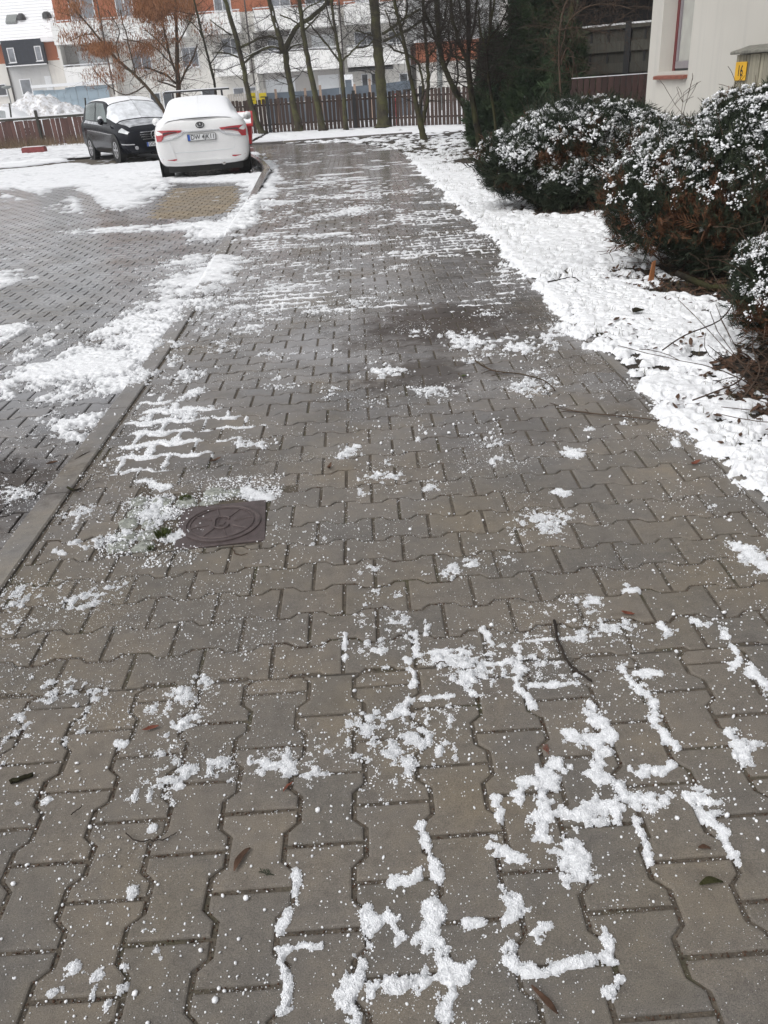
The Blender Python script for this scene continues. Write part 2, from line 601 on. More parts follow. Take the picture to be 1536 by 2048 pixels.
M_PANEL = wood_material("panel_grey_brown", (0.052, 0.050, 0.040), 0.35)
M_POSTD = simple("post_dark", (0.010, 0.010, 0.012), 0.6, 0.2)
M_LATH = wood_material("cabinet_lath", (0.27, 0.25, 0.19), 0.3, 0.8)
M_STAKE = wood_material("stake_pale", (0.35, 0.25, 0.19), 0.2)
def render_material(name, col):
    m, nt, b = new_mat(name)
    p = wpos(nt)
    c = mixc(nt, 1.0, col, ramp(nt, noise(nt, p, 0.7, 5, 0.6), [(0.3, (0.93, 0.92, 0.9)), (0.7, (1.03, 1.02, 1.0))]), 'MULTIPLY')
    mp = nt.nodes.new("ShaderNodeMapping")
    mp.inputs['Scale'].default_value = (5, 5, 0.35)
    nt.links.new(p, mp.inputs['Vector'])
    c = mixc(nt, mth(nt, 'MULTIPLY', ramp(nt, noise(nt, mp.outputs[0], 1.2, 5, 0.6), [(0.50, 0.0), (0.72, 1.0)]), 0.5), c, tuple(x * 0.80 for x in col))
    nt.links.new(c, b.inputs['Base Color'])
    b.inputs['Roughness'].default_value = 0.9
    bump(nt, b, noise(nt, p, 220, 4, 0.7), 0.35, 0.004)
    return m
M_CREAM = render_material("render_cream", (0.53, 0.515, 0.48))
M_WHITE = render_material("render_white", (0.68, 0.67, 0.645))
M_BALC = render_material("balcony_white", (0.84, 0.845, 0.85))
M_GREYW = render_material("render_grey", (0.40, 0.39, 0.385))
M_GREYL = render_material("render_light_grey", (0.52, 0.53, 0.54))
M_ORANGE = render_material("render_orange", (0.37, 0.125, 0.06))
M_DORMER = simple("dormer_cladding", (0.022, 0.027, 0.04), 0.7, 0.25, 6)
M_GLASS = glass_material("window_glass", (0.20, 0.215, 0.24), 0.12)  # greyed: sky reflection and haze are put into the pane colour
M_GLASSD = glass_material("window_glass_dark", (0.075, 0.08, 0.09), 0.1)
M_PVC = simple("white_frame", (0.72, 0.73, 0.75), 0.5, 0.05)
M_SHUT = simple("roller_shutter", (0.66, 0.68, 0.70), 0.6, 0.05)
M_REDW = simple("wine_window_frame", (0.13, 0.018, 0.02), 0.45, 0.15, 12)
M_SILL = simple("sill_red_brown", (0.22, 0.075, 0.05), 0.5, 0.2, 9)
M_DGREY = simple("dark_grey_metal", (0.03, 0.03, 0.033), 0.5, 0.2)
M_PIPE = simple("drain_pipe", (0.05, 0.04, 0.038), 0.5, 0.2)
M_SCREEN = simple("blue_grey_screen", (0.115, 0.145, 0.18), 0.7, 0.2, 1.5)
M_SHEET = simple("blue_grey_sheet_metal", (0.32, 0.40, 0.46), 0.55, 0.12, 1.0)
M_BOARD = simple("beige_boards", (0.45, 0.42, 0.38), 0.8, 0.12, 2.0)
M_TILE = simple("roof_tile_grey", (0.16, 0.16, 0.17), 0.8, 0.2)
M_YEL = simple("sign_yellow", (0.72, 0.56, 0.01), 0.5, 0.05)
M_YELO = simple("tag_amber", (0.72, 0.40, 0.02), 0.5, 0.06)
M_BLK = simple("print_black", (0.012, 0.012, 0.012), 0.6, 0.1)
M_LAMP = simple("galvanised_grey", (0.20, 0.215, 0.21), 0.6, 0.15)
M_RED = simple("red_plastic", (0.42, 0.018, 0.022), 0.45, 0.12)
M_REDC = simple("red_kerb_paint", (0.20, 0.04, 0.04), 0.7, 0.3)
M_CARW = simple("car_paint_white", (0.74, 0.74, 0.74), 0.35, 0.05, 3, coat=0.5)
M_CARB = simple("car_paint_black", (0.004, 0.005, 0.009), 0.12, 0.2, 3, spec=0.16)
M_CARG = glass_material("car_glass", (0.10, 0.125, 0.125), 0.12)
M_RUB = simple("tyre_rubber", (0.012, 0.012, 0.012), 0.85, 0.3, 20)
M_RIM = simple("alloy_rim", (0.50, 0.50, 0.52), 0.4, 0.12, metal=0.6)
M_CHR = simple("chrome", (0.62, 0.62, 0.63), 0.18, 0.05, metal=1.0)
M_TAIL = simple("tail_lamp_red", (0.34, 0.012, 0.022), 0.2, 0.2, coat=0.6)
M_TAILD = simple("tail_lamp_dark", (0.05, 0.012, 0.016), 0.2, 0.2, coat=0.6)
M_HEAD = simple("head_lamp", (0.52, 0.54, 0.55), 0.3, 0.25, 25, coat=0.6)
M_PLATE = simple("plate_white", (0.68, 0.69, 0.70), 0.5, 0.05)
M_PLBLUE = simple("plate_blue", (0.03, 0.10, 0.42), 0.5, 0.05)
# ------------------------------------------------------------------ setting: sky is the world; ground, paving
EDGE_L = np.array([(0, -1.29), (5, -1.285), (7.5, -1.34), (9.4, -1.46), (13, -1.6), (17.5, -1.76), (19.5, -2.1), (22.3, -2.72), (25, -3.15), (28, -3.4), (60, -3.4)])
EDGE_R = np.array([(0, 1.34), (3, 1.33), (4, 1.27), (6, 1.24), (9.6, 1.19), (15, 1.10), (18, 1.0), (21.3, 0.87), (23.5, 0.5), (25.5, -0.2), (27, -1.8), (27.8, -3.3), (60, -3.3)])
eL = lambda y: np.interp(y, EDGE_L[:, 0], EDGE_L[:, 1])
eR = lambda y: np.interp(y, EDGE_R[:, 0], EDGE_R[:, 1])
SEAM = 1.765
PIT = 0.1465
CX0 = -0.025
PARK_Z = -0.045
KW = 0.12

gnd = MB()
gnd.add([(-150, -20, -0.10), (150, -20, -0.10), (150, 180, -0.10), (-150, 180, -0.10)], [(0, 1, 2, 3)])
gnd.build('ground', M_SNOWD, kind='structure')
bed = MB()
bed.add([(-20, -1, PARK_Z - 0.014), (-1.24, -1, PARK_Z - 0.014), (-1.24, 8, PARK_Z - 0.014), (-3.0, 24, PARK_Z - 0.014), (-3.4, 33, PARK_Z - 0.014), (-20, 33, PARK_Z - 0.014)], [(0, 1, 2, 3, 4, 5)])
parking = bed.build('parking_area', M_SAND, kind='structure')
bed = MB()
ys = [-1, 3, 6, 9.6, 15, 18, 21.3, 23.5, 25.5, 27, 28]
vs = [(float(eL(y)) - 0.0, y, -0.0058) for y in ys] + [(float(eR(y)) + 0.02, y, -0.0058) for y in ys]
n_ = len(ys)
bed.add(vs, [(i, n_ + i, n_ + i + 1, i + 1) for i in range(n_ - 1)])
pavement = bed.build('pavement', M_SAND, kind='structure')

# one bone-shaped paver: long axis x, 0.2 m; the wavy sides interlock with the next row
AMP = 0.0128


def wave(u):
    """+1 round u=0, -1 round u=0.1, period 0.2"""
    q = np.abs(((np.asarray(u) + 0.1) % 0.2) - 0.1)
    return np.clip((0.05 - q) / 0.0125, -1, 1)


def bone(gap=0.0050, mid=None):
    xs = [-0.1 + gap, -0.0625, -0.0545, -0.0455, -0.0375, 0.0375, 0.0455, 0.0545, 0.0625, 0.1 - gap]
    ws = [0.5 * PIT - AMP * float(-wave(x + 0.1)) * 1.0 for x in xs]
    # wide at the ends (x = +-0.1), narrow at the waist (x = 0)
    top = [(x, 0.5 * PIT + AMP * float(wave(x + 0.1)) - gap) for x in xs]
    return [(x, -y) for x, y in top] + [(x, y) for x, y in reversed(top)]


def clip_poly(P, nx, ny, d):
    """keep nx*x+ny*y <= d"""
    out = []
    for i in range(len(P)):
        a, b = P[i], P[(i + 1) % len(P)]
        fa, fb = nx * a[0] + ny * a[1] - d, nx * b[0] + ny * b[1] - d
        if fa <= 0:
            out.append(a)
        if (fa < 0 < fb) or (fb < 0 < fa):
            t = fa / (fa - fb)
            out.append((a[0] + t * (b[0] - a[0]), a[1] + t * (b[1] - a[1])))
    return out


def area(P):
    return 0.5 * sum(P[i][0] * P[(i + 1) % len(P)][1] - P[(i + 1) % len(P)][0] * P[i][1] for i in range(len(P)))


def inset(P, d):
    n, out = len(P), []
    for i in range(n):
        p0, p1, p2 = P[i - 1], P[i], P[(i + 1) % n]
        e1 = (p1[0] - p0[0], p1[1] - p0[1]); e2 = (p2[0] - p1[0], p2[1] - p1[1])
        l1, l2 = math.hypot(*e1) or 1e-9, math.hypot(*e2) or 1e-9
        nx, ny = -(e1[1] / l1 + e2[1] / l2), e1[0] / l1 + e2[0] / l2
        l = math.hypot(nx, ny) or 1e-9
        nx, ny = nx / l, ny / l
        c = max(0.5, nx * -e1[1] / l1 + ny * e1[0] / l1)
        out.append((p1[0] + nx * d / c, p1[1] + ny * d / c))
    return out


def paver_geo(P, z=0.0, cham=0.0055, depth=0.03, lod=0):
    n = len(P)
    if lod == 0:
        Q = inset(P, cham)
        R_ = inset(P, cham * 0.35)
        vs = [(x, y, z - depth) for x, y in P] + [(x, y, z - cham * 0.8) for x, y in P] + [(x, y, z - cham * 0.22) for x, y in R_] + [(x, y, z) for x, y in Q]
        fs = [(k * n + i, k * n + (i + 1) % n, (k + 1) * n + (i + 1) % n, (k + 1) * n + i) for k in range(3) for i in range(n)]
        fs.append(tuple(3 * n + i for i in range(n)))
    else:
        Q = inset(P, cham)
        vs = [(x, y, z - 0.014) for x, y in P] + [(x, y, z) for x, y in Q]
        fs = [(i, (i + 1) % n, n + (i + 1) % n, n + i) for i in range(n)]
        fs.append(tuple(n + i for i in range(n)))
    return vs, fs


BONE = bone()
BONE_V = [(-y, x) for x, y in BONE]         # long axis along the path


def rnd_mesh(name, P, mat, z):
    vs, fs = paver_geo(P, z)
    me = bpy.data.meshes.new(name)
    me.from_pydata(vs, [], fs)
    me.materials.append(mat)
    me.update()
    return me


def lay(parent, cells, mat, z, hole=None, n_single=300, far_lod=9.0, mat_fn=None):
    """cells: (cx, cy, polygon or None when cut, vertical?)"""
    cells.sort(key=lambda c: -c[4])
    shared = {}
    rest = {}
    for i, (cx, cy, P, kind, vis) in enumerate(cells):
        tilt = random.gauss(0, 0.005), random.gauss(0, 0.006)
        dz = random.gauss(0, 0.0008)
        mm = mat_fn(cx, cy) if mat_fn else mat
        if i < n_single:
            if P is None:
                key = (kind, mm.name)
                if key not in shared:
                    shared[key] = rnd_mesh('paver', BONE if kind == 0 else BONE_V, mm, 0)
                me = shared[key]
            else:
                me = rnd_mesh('paver', [(x - cx, y - cy) for x, y in P], mm, 0)
            o = bpy.data.objects.new('paver', me)
            o.location = (cx, cy, z + dz)
            o.rotation_euler = (tilt[0], tilt[1], random.gauss(0, 0.006))
            COL.objects.link(o)
            o.parent = parent
        else:
            Q = P if P is not None else [(x + cx, y + cy) for x, y in (BONE if kind == 0 else BONE_V)]
            d = cy
            vs, fs = paver_geo(Q, z + dz, lod=0 if d < far_lod else 1)
            r = rest.setdefault(mm.name, (mm, [], [], []))
            b_ = len(r[1])
            r[1].extend((x, y, zz + (x - cx) * -tilt[1] + (y - cy) * tilt[0]) for x, y, zz in vs)
            r[2].extend(tuple(b_ + k for k in f) for f in fs)
            r[3].extend([random.random()] * len(vs))
    for mm, V, F, T in rest.values():
        me = bpy.data.meshes.new('paver')
        me.from_pydata(V, [], F)
        at_ = me.attributes.new('tint', 'FLOAT', 'POINT')
        at_.data.foreach_set('value', np.array(T, dtype=np.float32))
        me.materials.append(mm)
        me.update()
        link(bpy.data.objects.new('paver', me), parent, kind='stuff')


def in_view(x, y):
    v = np.array([x, y, 0.0]) - np.array([0, 0, CAM_H])
    w = v @ _fw
    if w < 0.2: return 0.0
    px, py = 768 + FPX * (v @ _R) / w, 1024 - FPX * (v @ _U) / w
    m_ = 90 * 1.2 / w
    if -m_ < px < 1536 + m_ and -m_ < py < 2048 + m_:
        return 1.0 / w ** 2
    return 1e-4 / w ** 2


# the manhole and its rough setts take this rectangle out of the paving
HOLE = (-1.0, -0.44, 2.52, 2.99)


def cut_hole(P):
    x0, x1, y0, y1 = HOLE
    cx = sum(p[0] for p in P) / len(P)
    cy = sum(p[1] for p in P) / len(P)
    if max(p[0] for p in P) < x0 or min(p[0] for p in P) > x1 or max(p[1] for p in P) < y0 or min(p[1] for p in P) > y1:
        return P, False
    outs = [(x0 - cx, (1, 0, x0)), (cx - x1, (-1, 0, -x1)), (y0 - cy, (0, 1, y0)), (cy - y1, (0, -1, -y1))]
    o = max(outs, key=lambda t: t[0])
    return clip_poly(P, *o[1]), True


def row_cells(x0f, x1f, yA, yB, phase, x_gap=0.004, hole=False, ybase=SEAM):
    cells = []
    r0, r1 = int(math.floor((yA - ybase) / PIT)), int(math.ceil((yB - ybase) / PIT))
    for r in range(r0, r1):
        cy = ybase + (r + 0.5) * PIT
        off = phase if r % 2 == 0 else phase + 0.1
        x0, x1 = x0f(cy), x1f(cy)
        k0, k1 = int(math.floor((x0 - off) / 0.2)) - 1, int(math.ceil((x1 - off) / 0.2)) + 1
        for k in range(k0, k1):
            cx = off + 0.1 + 0.2 * k
            if cx < x0 - 0.1 or cx > x1 + 0.1:
                continue
            P = [(x + cx, y + cy) for x, y in BONE]
            cut = False
            lo, hi = x0 + x_gap * 3.5, x1 - x_gap
            if cx - 0.1 < lo:
                P = clip_poly(P, -1, 0, -lo); cut = True
            if cx + 0.1 > hi:
                P = clip_poly(P, 1, 0, hi); cut = True
            if cy - 0.09 < yA:
                P = clip_poly(P, 0, -1, -(yA + 0.004)); cut = True
            if hole and len(P) > 2:
                P, c2 = cut_hole(P)
                cut = cut or c2
            if len(P) < 3 or area(P) < 0.0008:
                continue
            px = sum(p[0] for p in P) / len(P); py = sum(p[1] for p in P) / len(P)
            cells.append((px if cut else cx, py if cut else cy, P if cut else None, 0, in_view(px, py) * min(1, area(P) / 0.02)))
    return cells


def col_cells(x0, x1, yA, yB):
    cells = []
    for c in range(int(x0 / PIT) - 1, int(x1 / PIT) + 2):
        cx = c * PIT + CX0
        off = 1.705 if c % 2 == 0 else 1.605          # straight joints of this column lie at off + 0.2 k
        for k in range(-9, 2):
            cy = off + 0.1 + 0.2 * k
            if cy - 0.1 > yB or cy + 0.1 < yA: continue
            P = [(x + cx, y + cy) for x, y in BONE_V]
            cut = False
            if cy + 0.1 > yB - 0.004:
                P = clip_poly(P, 0, 1, yB - 0.004); cut = True
            for lim, s in ((x0, -1), (x1, 1)):
                if (cx - lim) * s + 0.09 > 0:
                    P = clip_poly(P, s, 0, s * lim - 0.004); cut = True
            if len(P) < 3 or area(P) < 0.0006: continue
            px = sum(p[0] for p in P) / len(P); py = sum(p[1] for p in P) / len(P)
            cells.append((px if cut else cx, py if cut else cy, P if cut else None, 1, in_view(px, py) * min(1, area(P) / 0.02)))
    return cells


PH = 0.058
cells = row_cells(lambda y: float(eL(y)), lambda y: float(eR(y)), SEAM, 27.6, PH, hole=True)
cells += col_cells(-1.29, 1.30, 0.35, SEAM)
lay(pavement, cells, M_PAVE, 0.0)


BUFF = [tuple(g(*p)[:2]) for p in ((292, 432), (345, 372), (470, 366), (478, 392), (455, 418), (380, 430))]


def inside(px, py, poly):
    r = False
    j = len(poly) - 1
    for i in range(len(poly)):
        xi, yi = poly[i]; xj, yj = poly[j]
        if (yi > py) != (yj > py) and px < (xj - xi) * (py - yi) / (yj - yi) + xi:
            r = not r
        j = i
    return r


pc = row_cells(lambda y: max(-12.5, -1.6 - 0.62 * y), lambda y: float(eL(y)) - KW - 0.006, 1.0, 23.0, 0.03, ybase=0.06)
lay(parking, pc, M_PARK, PARK_Z, mat_fn=lambda x, y: M_PATCH if inside(x, y, BUFF) else M_PARK)

# kerb stones between parking and pavement: flush here, standing proud where the kerb bends round the cars
kerb = empty('kerb', (0, 0, 0), kind='structure')
yk = 1.05
while yk < 26.5:
    L = 0.997
    mbk = MB()
    seg = 4
    vs = []
    for i in range(seg + 1):
        y = yk + L * i / seg - 0.0
        x = float(eL(y)) - 0.004
        rise = np.clip((y - 12.5) / 4.0, 0, 1) * 0.10
        zt = 0.006 + rise
        for dx, dz in ((0, -0.1), (0, -0.005), (-0.006, 0), (-KW + 0.016, -0.004), (-KW, -0.018), (-KW, -0.1)):
            vs.append((x + dx, y, zt + dz if dz > -0.05 else -0.1))
    fs = []
    for i in range(seg):
        for k in range(5):
            fs.append((i * 6 + k, (i + 1) * 6 + k, (i + 1) * 6 + k + 1, i * 6 + k + 1))
    fs.append((0, 1, 2, 3, 4, 5)); fs.append(tuple(seg * 6 + k for k in (5, 4, 3, 2, 1, 0)))
    mbk.add(vs, fs).build('kerb_stone', M_KERB, kerb)
    yk += 1.004
# narrow edging stones along the lawn
edging = empty('edging', (0, 0, 0), kind='structure')
yk = 1.0
while yk < 21:
    mbk = MB()
    xa, xb = float(eR(yk)) + 0.003, float(eR(yk + 0.99)) + 0.003
    mbk.add([(xa, yk, -0.1), (xa + 0.06, yk, -0.1), (xb + 0.06, yk + 0.99, -0.1), (xb, yk + 0.99, -0.1), (xa, yk, 0.004), (xa + 0.06, yk, 0.004), (xb + 0.06, yk + 0.99, 0.004), (xb, yk + 0.99, 0.004)],
            [(4, 5, 6, 7), (0, 1, 5, 4), (1, 2, 6, 5), (2, 3, 7, 6), (3, 0, 4, 7)]).build('edging_stone', M_KERB, edging)
    yk += 0.997

for k in range(5):
    MB().box(-3.3 + k, -3.3 + k + 0.99, 27.76, 27.84, -0.1, 0.05).build('edging_stone', M_KERB, edging)
# ------------------------------------------------------------------ manhole, setts
mh = empty('manhole_cover', (-0.605, 2.69, -0.0095), math.radians(5), label='square dark iron manhole cover with round ribbed lid beside the rough setts', cat='manhole cover')
q = 0.162
fr = MB()
fr.prism([(-q - 0.012, -q - 0.012), (q + 0.012, -q - 0.012), (q + 0.012, q + 0.012), (-q - 0.012, q + 0.012)], 2, -0.06, -0.002)
fr.box(-q, q, -q, q, -0.01, 0.012)
fr.build('frame', M_IRON, mh, bevel=0.003)
ld = MB()
RL = 0.145
ld.lathe([(0.0, 0.0), (RL, 0.0), (RL, 0.0165), (RL - 0.006, 0.018), (RL - 0.014, 0.018), (RL - 0.017, 0.0135), (0.0, 0.0135)], n=48)
for r_ in (0.118,):
    ring = [(r_ * math.cos(a), r_ * math.sin(a), 0.0145) for a in np.linspace(0, 2 * math.pi, 49)]
    ld.tube(ring, 0.003, 5)
for k in range(8):
    a = math.pi * k / 4 + 0.2
    ld.tube([(0.048 * math.cos(a), 0.048 * math.sin(a), 0.014), (0.115 * math.cos(a), 0.115 * math.sin(a), 0.014)], 0.0028, 5)
for k in range(6):
    a = -0.75 + 0.09 * k
    ld.box(0.127 * math.cos(a) - 0.004, 0.127 * math.cos(a) + 0.004, 0.127 * math.sin(a) - 0.002, 0.127 * math.sin(a) + 0.002, 0.0135, 0.0165)
ld.build('lid', M_IRON, mh)
boss = MB()
pts = []
for k in range(25):
    a = 2 * math.pi * k / 24
    pts.append((0.027 * math.cos(a), 0.027 * math.sin(a) + (0.02 if math.sin(a) >= 0 else -0.02), 0.0155))
boss.tube(pts, 0.0038, 6)
boss.tube([(p[0] * 0.5, p[1] * 0.5 + 0.012, 0.0145) for p in pts], 0.002, 5)
boss.box(-0.008, 0.008, -0.022, -0.008, 0.0135, 0.017)
boss.build('key_boss', M_IRON, mh)

setts = empty('rough_setts', (0, 0, 0), label='small patch of rough grey granite setts left of and behind the manhole cover', cat='setts')
sx_, sy_ = [], []
for jx in range(5):
    for jy in range(6):
        cx, cy = -0.965 + 0.092 * jx + random.gauss(0, 0.008), 2.57 + 0.088 * jy + random.gauss(0, 0.008) - 0.012 * jx
        if cx > -0.80 and cy < 2.895: continue
        if cy > 2.985: continue
        mbk = MB()
        P = []
        for k in range(9):
            a = 2 * math.pi * k / 9 + 0.2
            rr = 0.047 * (1 + random.uniform(-0.2, 0.12))
            P.append((cx + rr * math.copysign(abs(math.cos(a)) ** 0.7, math.cos(a)), cy + rr * math.copysign(abs(math.sin(a)) ** 0.7, math.sin(a))))
        h = random.uniform(-0.002, 0.008)
        mbk.add([(x, y, -0.05) for x, y in P] + [(x, y, h - 0.012) for x, y in P] + [(cx + (x - cx) * 0.72, cy + (y - cy) * 0.72, h + random.gauss(0, 0.003)) for x, y in P],
                [(k * 9 + i, k * 9 + (i + 1) % 9, (k + 1) * 9 + (i + 1) % 9, (k + 1) * 9 + i) for k in range(2) for i in range(9)] + [tuple(18 + i for i in range(9))])
        mbk.build('sett', M_GRANITE, setts, smooth=True)
for cx in np.arange(-0.66, -0.44, 0.075):
    mbk = MB()
    w = 0.034
    mbk.box(cx - w, cx + w, 2.905 + random.gauss(0, 0.004), 2.975, -0.05, -0.006 + random.gauss(0, 0.004)).build('sett', M_GRANITE, setts, bevel=0.008)
# ------------------------------------------------------------------ snow cover
def joint_dist(X, Y):
    """distance to the nearest paving joint of the path"""
    r = np.floor((Y - SEAM) / PIT + 1e-9)
    d = np.full(X.shape, 9.0)
    for k in (0, 1):
        rr = r + k
        # boundary rr: even rows are wide where x = PH
        sgn = np.where((rr % 2) == 0, 1.0, -1.0)
        yb = SEAM + rr * PIT - AMP * sgn * wave(X - PH)
        d = np.minimum(d, np.abs(Y - yb) * 0.85)
    off = np.where((r % 2) == 0, PH, PH + 0.1)
    d = np.minimum(d, np.abs(((X - off + 0.1) % 0.2) - 0.1) + 0.0035)
    # lower field, columns along the path
    c = np.floor((X - CX0) / PIT + 0.5)
    d2 = np.full(X.shape, 9.0)
    for k in (0, 1):
        cc = c + k
        sgn = np.where((cc % 2) == 0, 1.0, -1.0)
        xb = CX0 + (cc - 0.5) * PIT - AMP * sgn * wave(Y - 1.705)
        d2 = np.minimum(d2, np.abs(X - xb) * 0.85)
    off = np.where((c % 2) == 0, 1.705, 1.605)
    d2 = np.minimum(d2, np.abs(((Y - off + 0.1) % 0.2) - 0.1))
    d2 = np.minimum(d2, np.abs(Y - SEAM))
    return np.where(Y < SEAM, d2, d)


def sd_poly(X, Y, P):
    d = np.full(X.shape, 1e9)
    ins = np.zeros(X.shape, bool)
    j = len(P) - 1
    for i in range(len(P)):
        ax, ay = P[j]; bx, by = P[i]
        ex, ey = bx - ax, by - ay
        t = np.clip(((X - ax) * ex + (Y - ay) * ey) / max(ex * ex + ey * ey, 1e-9), 0, 1)
        d = np.minimum(d, np.hypot(X - ax - t * ex, Y - ay - t * ey))
        ins ^= ((by > Y) != (ay > Y)) & (X < (ax - bx) * (Y - by) / np.where(ay == by, 1e-9, ay - by) + bx)
        j = i
    return np.where(ins, d, -d)


def sd_line(X, Y, P):
    d = np.full(X.shape, 1e9)
    if len(P) == 1:
        return np.hypot(X - P[0][0], Y - P[0][1])
    for (ax, ay), (bx, by) in zip(P[:-1], P[1:]):
        ex, ey = bx - ax, by - ay
        t = np.clip(((X - ax) * ex + (Y - ay) * ey) / max(ex * ex + ey * ey, 1e-9), 0, 1)
        d = np.minimum(d, np.hypot(X - ax - t * ex, Y - ay - t * ey))
    return d


G2 = lambda L: [tuple(g(*p)[:2]) for p in L]
# strokes of loose snow surveyed on the paving (photograph points -> ground points), with half width in metres
STROKES = [
    ([(1113, 1525), (1088, 1565), (1048, 1570), (1040, 1590)], .019), ([(1088, 1600), (1138, 1630), (1208, 1615), (1268, 1595), (1298, 1600)], .030),
    ([(1148, 1475), (1218, 1470)], .018), ([(1198, 1490), (1193, 1545), (1238, 1565), (1248, 1600)], .022), ([(1088, 1610), (1088, 1680), (1128, 1710), (1118, 1755)], .027),
    ([(1138, 1690), (1168, 1755)], .020), ([(1268, 1550), (1343, 1535)], .014), ([(1318, 1600), (1383, 1590), (1418, 1610)], .020), ([(1403, 1625), (1453, 1680), (1468, 1720)], .011),
    ([(1268, 1635), (1288, 1680), (1298, 1720)], .010), ([(843, 1650), (860, 1710), (878, 1750)], .010), ([(788, 1762), (838, 1755)], .013), ([(988, 1600), (998, 1640)], .012),
    ([(983, 1690), (1043, 1720)], .014), ([(1013, 1785), (1038, 1830), (998, 1850), (933, 1845)], .017), ([(1018, 1880), (1028, 1940), (1098, 1940)], .013), ([(1058, 1870), (1093, 1850)], .012),
    ([(1113, 1940), (1198, 1915), (1238, 1925)], .012), ([(1208, 1860), (1228, 1925)], .010), ([(1213, 1985), (1238, 1955)], .010), ([(858, 1805), (873, 1850), (843, 1870)], .017),
    ([(863, 1880), (898, 1950), (923, 1945)], .017), ([(700, 1988), (768, 1970), (833, 1970), (893, 1955)], .017), ([(903, 1990), (888, 2060)], .012),
    ([(725, 1820), (745, 1860), (720, 1940), (700, 1990), (718, 2060)], .016), ([(778, 1835), (803, 1875)], .011), ([(590, 1750), (595, 1815), (565, 1850), (555, 1900), (575, 1965), (570, 2020)], .009),
    ([(555, 1900), (645, 1890)], .009), ([(295, 1915)], .026), ([(160, 1940)], .014), ([(125, 1975)], .020), ([(62, 1585)], .020), ([(92, 1605)], .012), ([(362, 1385)], .028), ([(357, 1450)], .030), ([(240, 1485)], .014),
    ([(360, 1570)], .014), ([(0, 1518)], .022), ([(185, 1985), (200, 1955)], .011), ([(220, 2005)], .012), ([(305, 1655)], .008), ([(270, 1785)], .011),
    ([(833, 1255), (833, 1310), (923, 1300), (915, 1345)], .008), ([(808, 1315), (830, 1350), (815, 1400), (808, 1425)], .010), ([(823, 1400), (938, 1390)], .008), ([(943, 1365), (943, 1395)], .010),
    ([(973, 1330), (1038, 1322)], .008), ([(1035, 1295), (1040, 1330), (1033, 1365), (1068, 1415)], .011), ([(1048, 1372), (1163, 1367)], .009), ([(1038, 1285), (1218, 1270)], .005),
    ([(1243, 1335), (1268, 1370), (1308, 1400), (1313, 1450), (1353, 1500)], .013), ([(1268, 1350), (1333, 1345)], .013), ([(1188, 1415), (1193, 1450)], .018), ([(1320, 1250), (1343, 1270)], .015),
    ([(1443, 1260), (1478, 1315), (1463, 1340)], .012), ([(1493, 1335), (1540, 1380)], .015), ([(1468, 1475), (1493, 1525)], .018), ([(1508, 1480)], .030), ([(1470, 1090), (1545, 1145)], .035), ([(1400, 1250)], .030),
    ([(1260, 1180)], .020), ([(965, 1255), (985, 1290)], .008), ([(850, 1245), (850, 1270)], .009), ([(770, 1240)], .011), ([(800, 1420)], .016), ([(690, 1270), (690, 1320)], .006),
    # around the manhole
    ([(165, 1085), (230, 1075), (300, 1060), (335, 1030)], .050), ([(300, 1030), (320, 1000)], .035), ([(340, 1075), (395, 1060)], .025), ([(290, 960), (330, 975)], .02), ([(500, 985), (540, 1000)], .028),
    # joints left of the middle
    ([(285, 838), (400, 780)], .03), ([(145, 1060), (160, 1030)], .008), ([(110, 1100), (130, 1110)], .01),
    # loose heaps on the way up
    ([(835, 875)], .06), ([(1145, 908)], .035), ([(740, 960), (800, 950)], .05), ([(985, 920)], .045), ([(1120, 985)], .03), ([(700, 900)], .07), ([(765, 743)], .10), ([(860, 666), (820, 660)], .10), ([(951, 688), (900, 672)], .13), ([(1075, 675), (1040, 697)], .12), ([(1110, 655), (1085, 690)], .10),
    ([(646, 620), (665, 622)], .12), ([(578, 565)], .10), ([(550, 579), (590, 570)], .16), ([(418, 597), (395, 610)], .16), ([(450, 632)], .1), ([(500, 655)], .1), ([(625, 438), (660, 430)], .24), ([(720, 418), (690, 425)], .28), ([(590, 470), (655, 472)], .14),
    ([(480, 478), (540, 474), (655, 472)], .12), ([(700, 472), (735, 470)], .1), ([(780, 505), (860, 503)], .07), ([(930, 465), (1050, 470)], .09), ([(820, 515), (920, 510)], .06), ([(960, 480), (1000, 470)], .06), ([(860, 440), (960, 425)], .10), ([(1180, 860)], .03), ([(1380, 840)], .0),
]
STROKES = [(G2(p), w * (.78 if w < .018 else .92)) for p, w in STROKES if w > 0]
BANKS = [   # polygon, softness (m), weight, height (m)
    ([(432, 512), (475, 522), (440, 556), (428, 566), (392, 600), (345, 665), (322, 700), (280, 765), (225, 765), (120, 745), (60, 738), (110, 705), (195, 690), (235, 640), (300, 600), (350, 570), (385, 535)], .36, 1.0, .022),
    ([(-60, 638), (120, 632), (215, 640), (200, 700), (100, 708), (-60, 690)], .25, .62, .02),
    ([(128, 818), (205, 812), (198, 852), (140, 868), (95, 850)], .12, .72, .02),
    ([(-500, 300), (-40, 297), (190, 291), (330, 310), (345, 352), (302, 372), (290, 392), (245, 410), (160, 413), (120, 396), (60, 390), (-60, 372), (-500, 372)], .5, 1.1, .035),
    ([(320, 352), (520, 342), (548, 350), (540, 385), (515, 405), (500, 440), (470, 465), (410, 472), (380, 464), (430, 440), (480, 428), (492, 400), (500, 372), (482, 358), (345, 361)], .25, 1.05, .04),
    ([(500, 305), (530, 325), (545, 348), (505, 352), (500, 330)], .3, 1.0, .04),
    ([(150, 456), (280, 444), (430, 436), (430, 450), (290, 455), (160, 463)], .2, .75, .02),
    ([(-40, 540), (40, 535), (20, 560), (-40, 565)], .2, .6, .02),
    ([(330, 515), (420, 500), (420, 525), (345, 530)], .2, .55, .02),
]
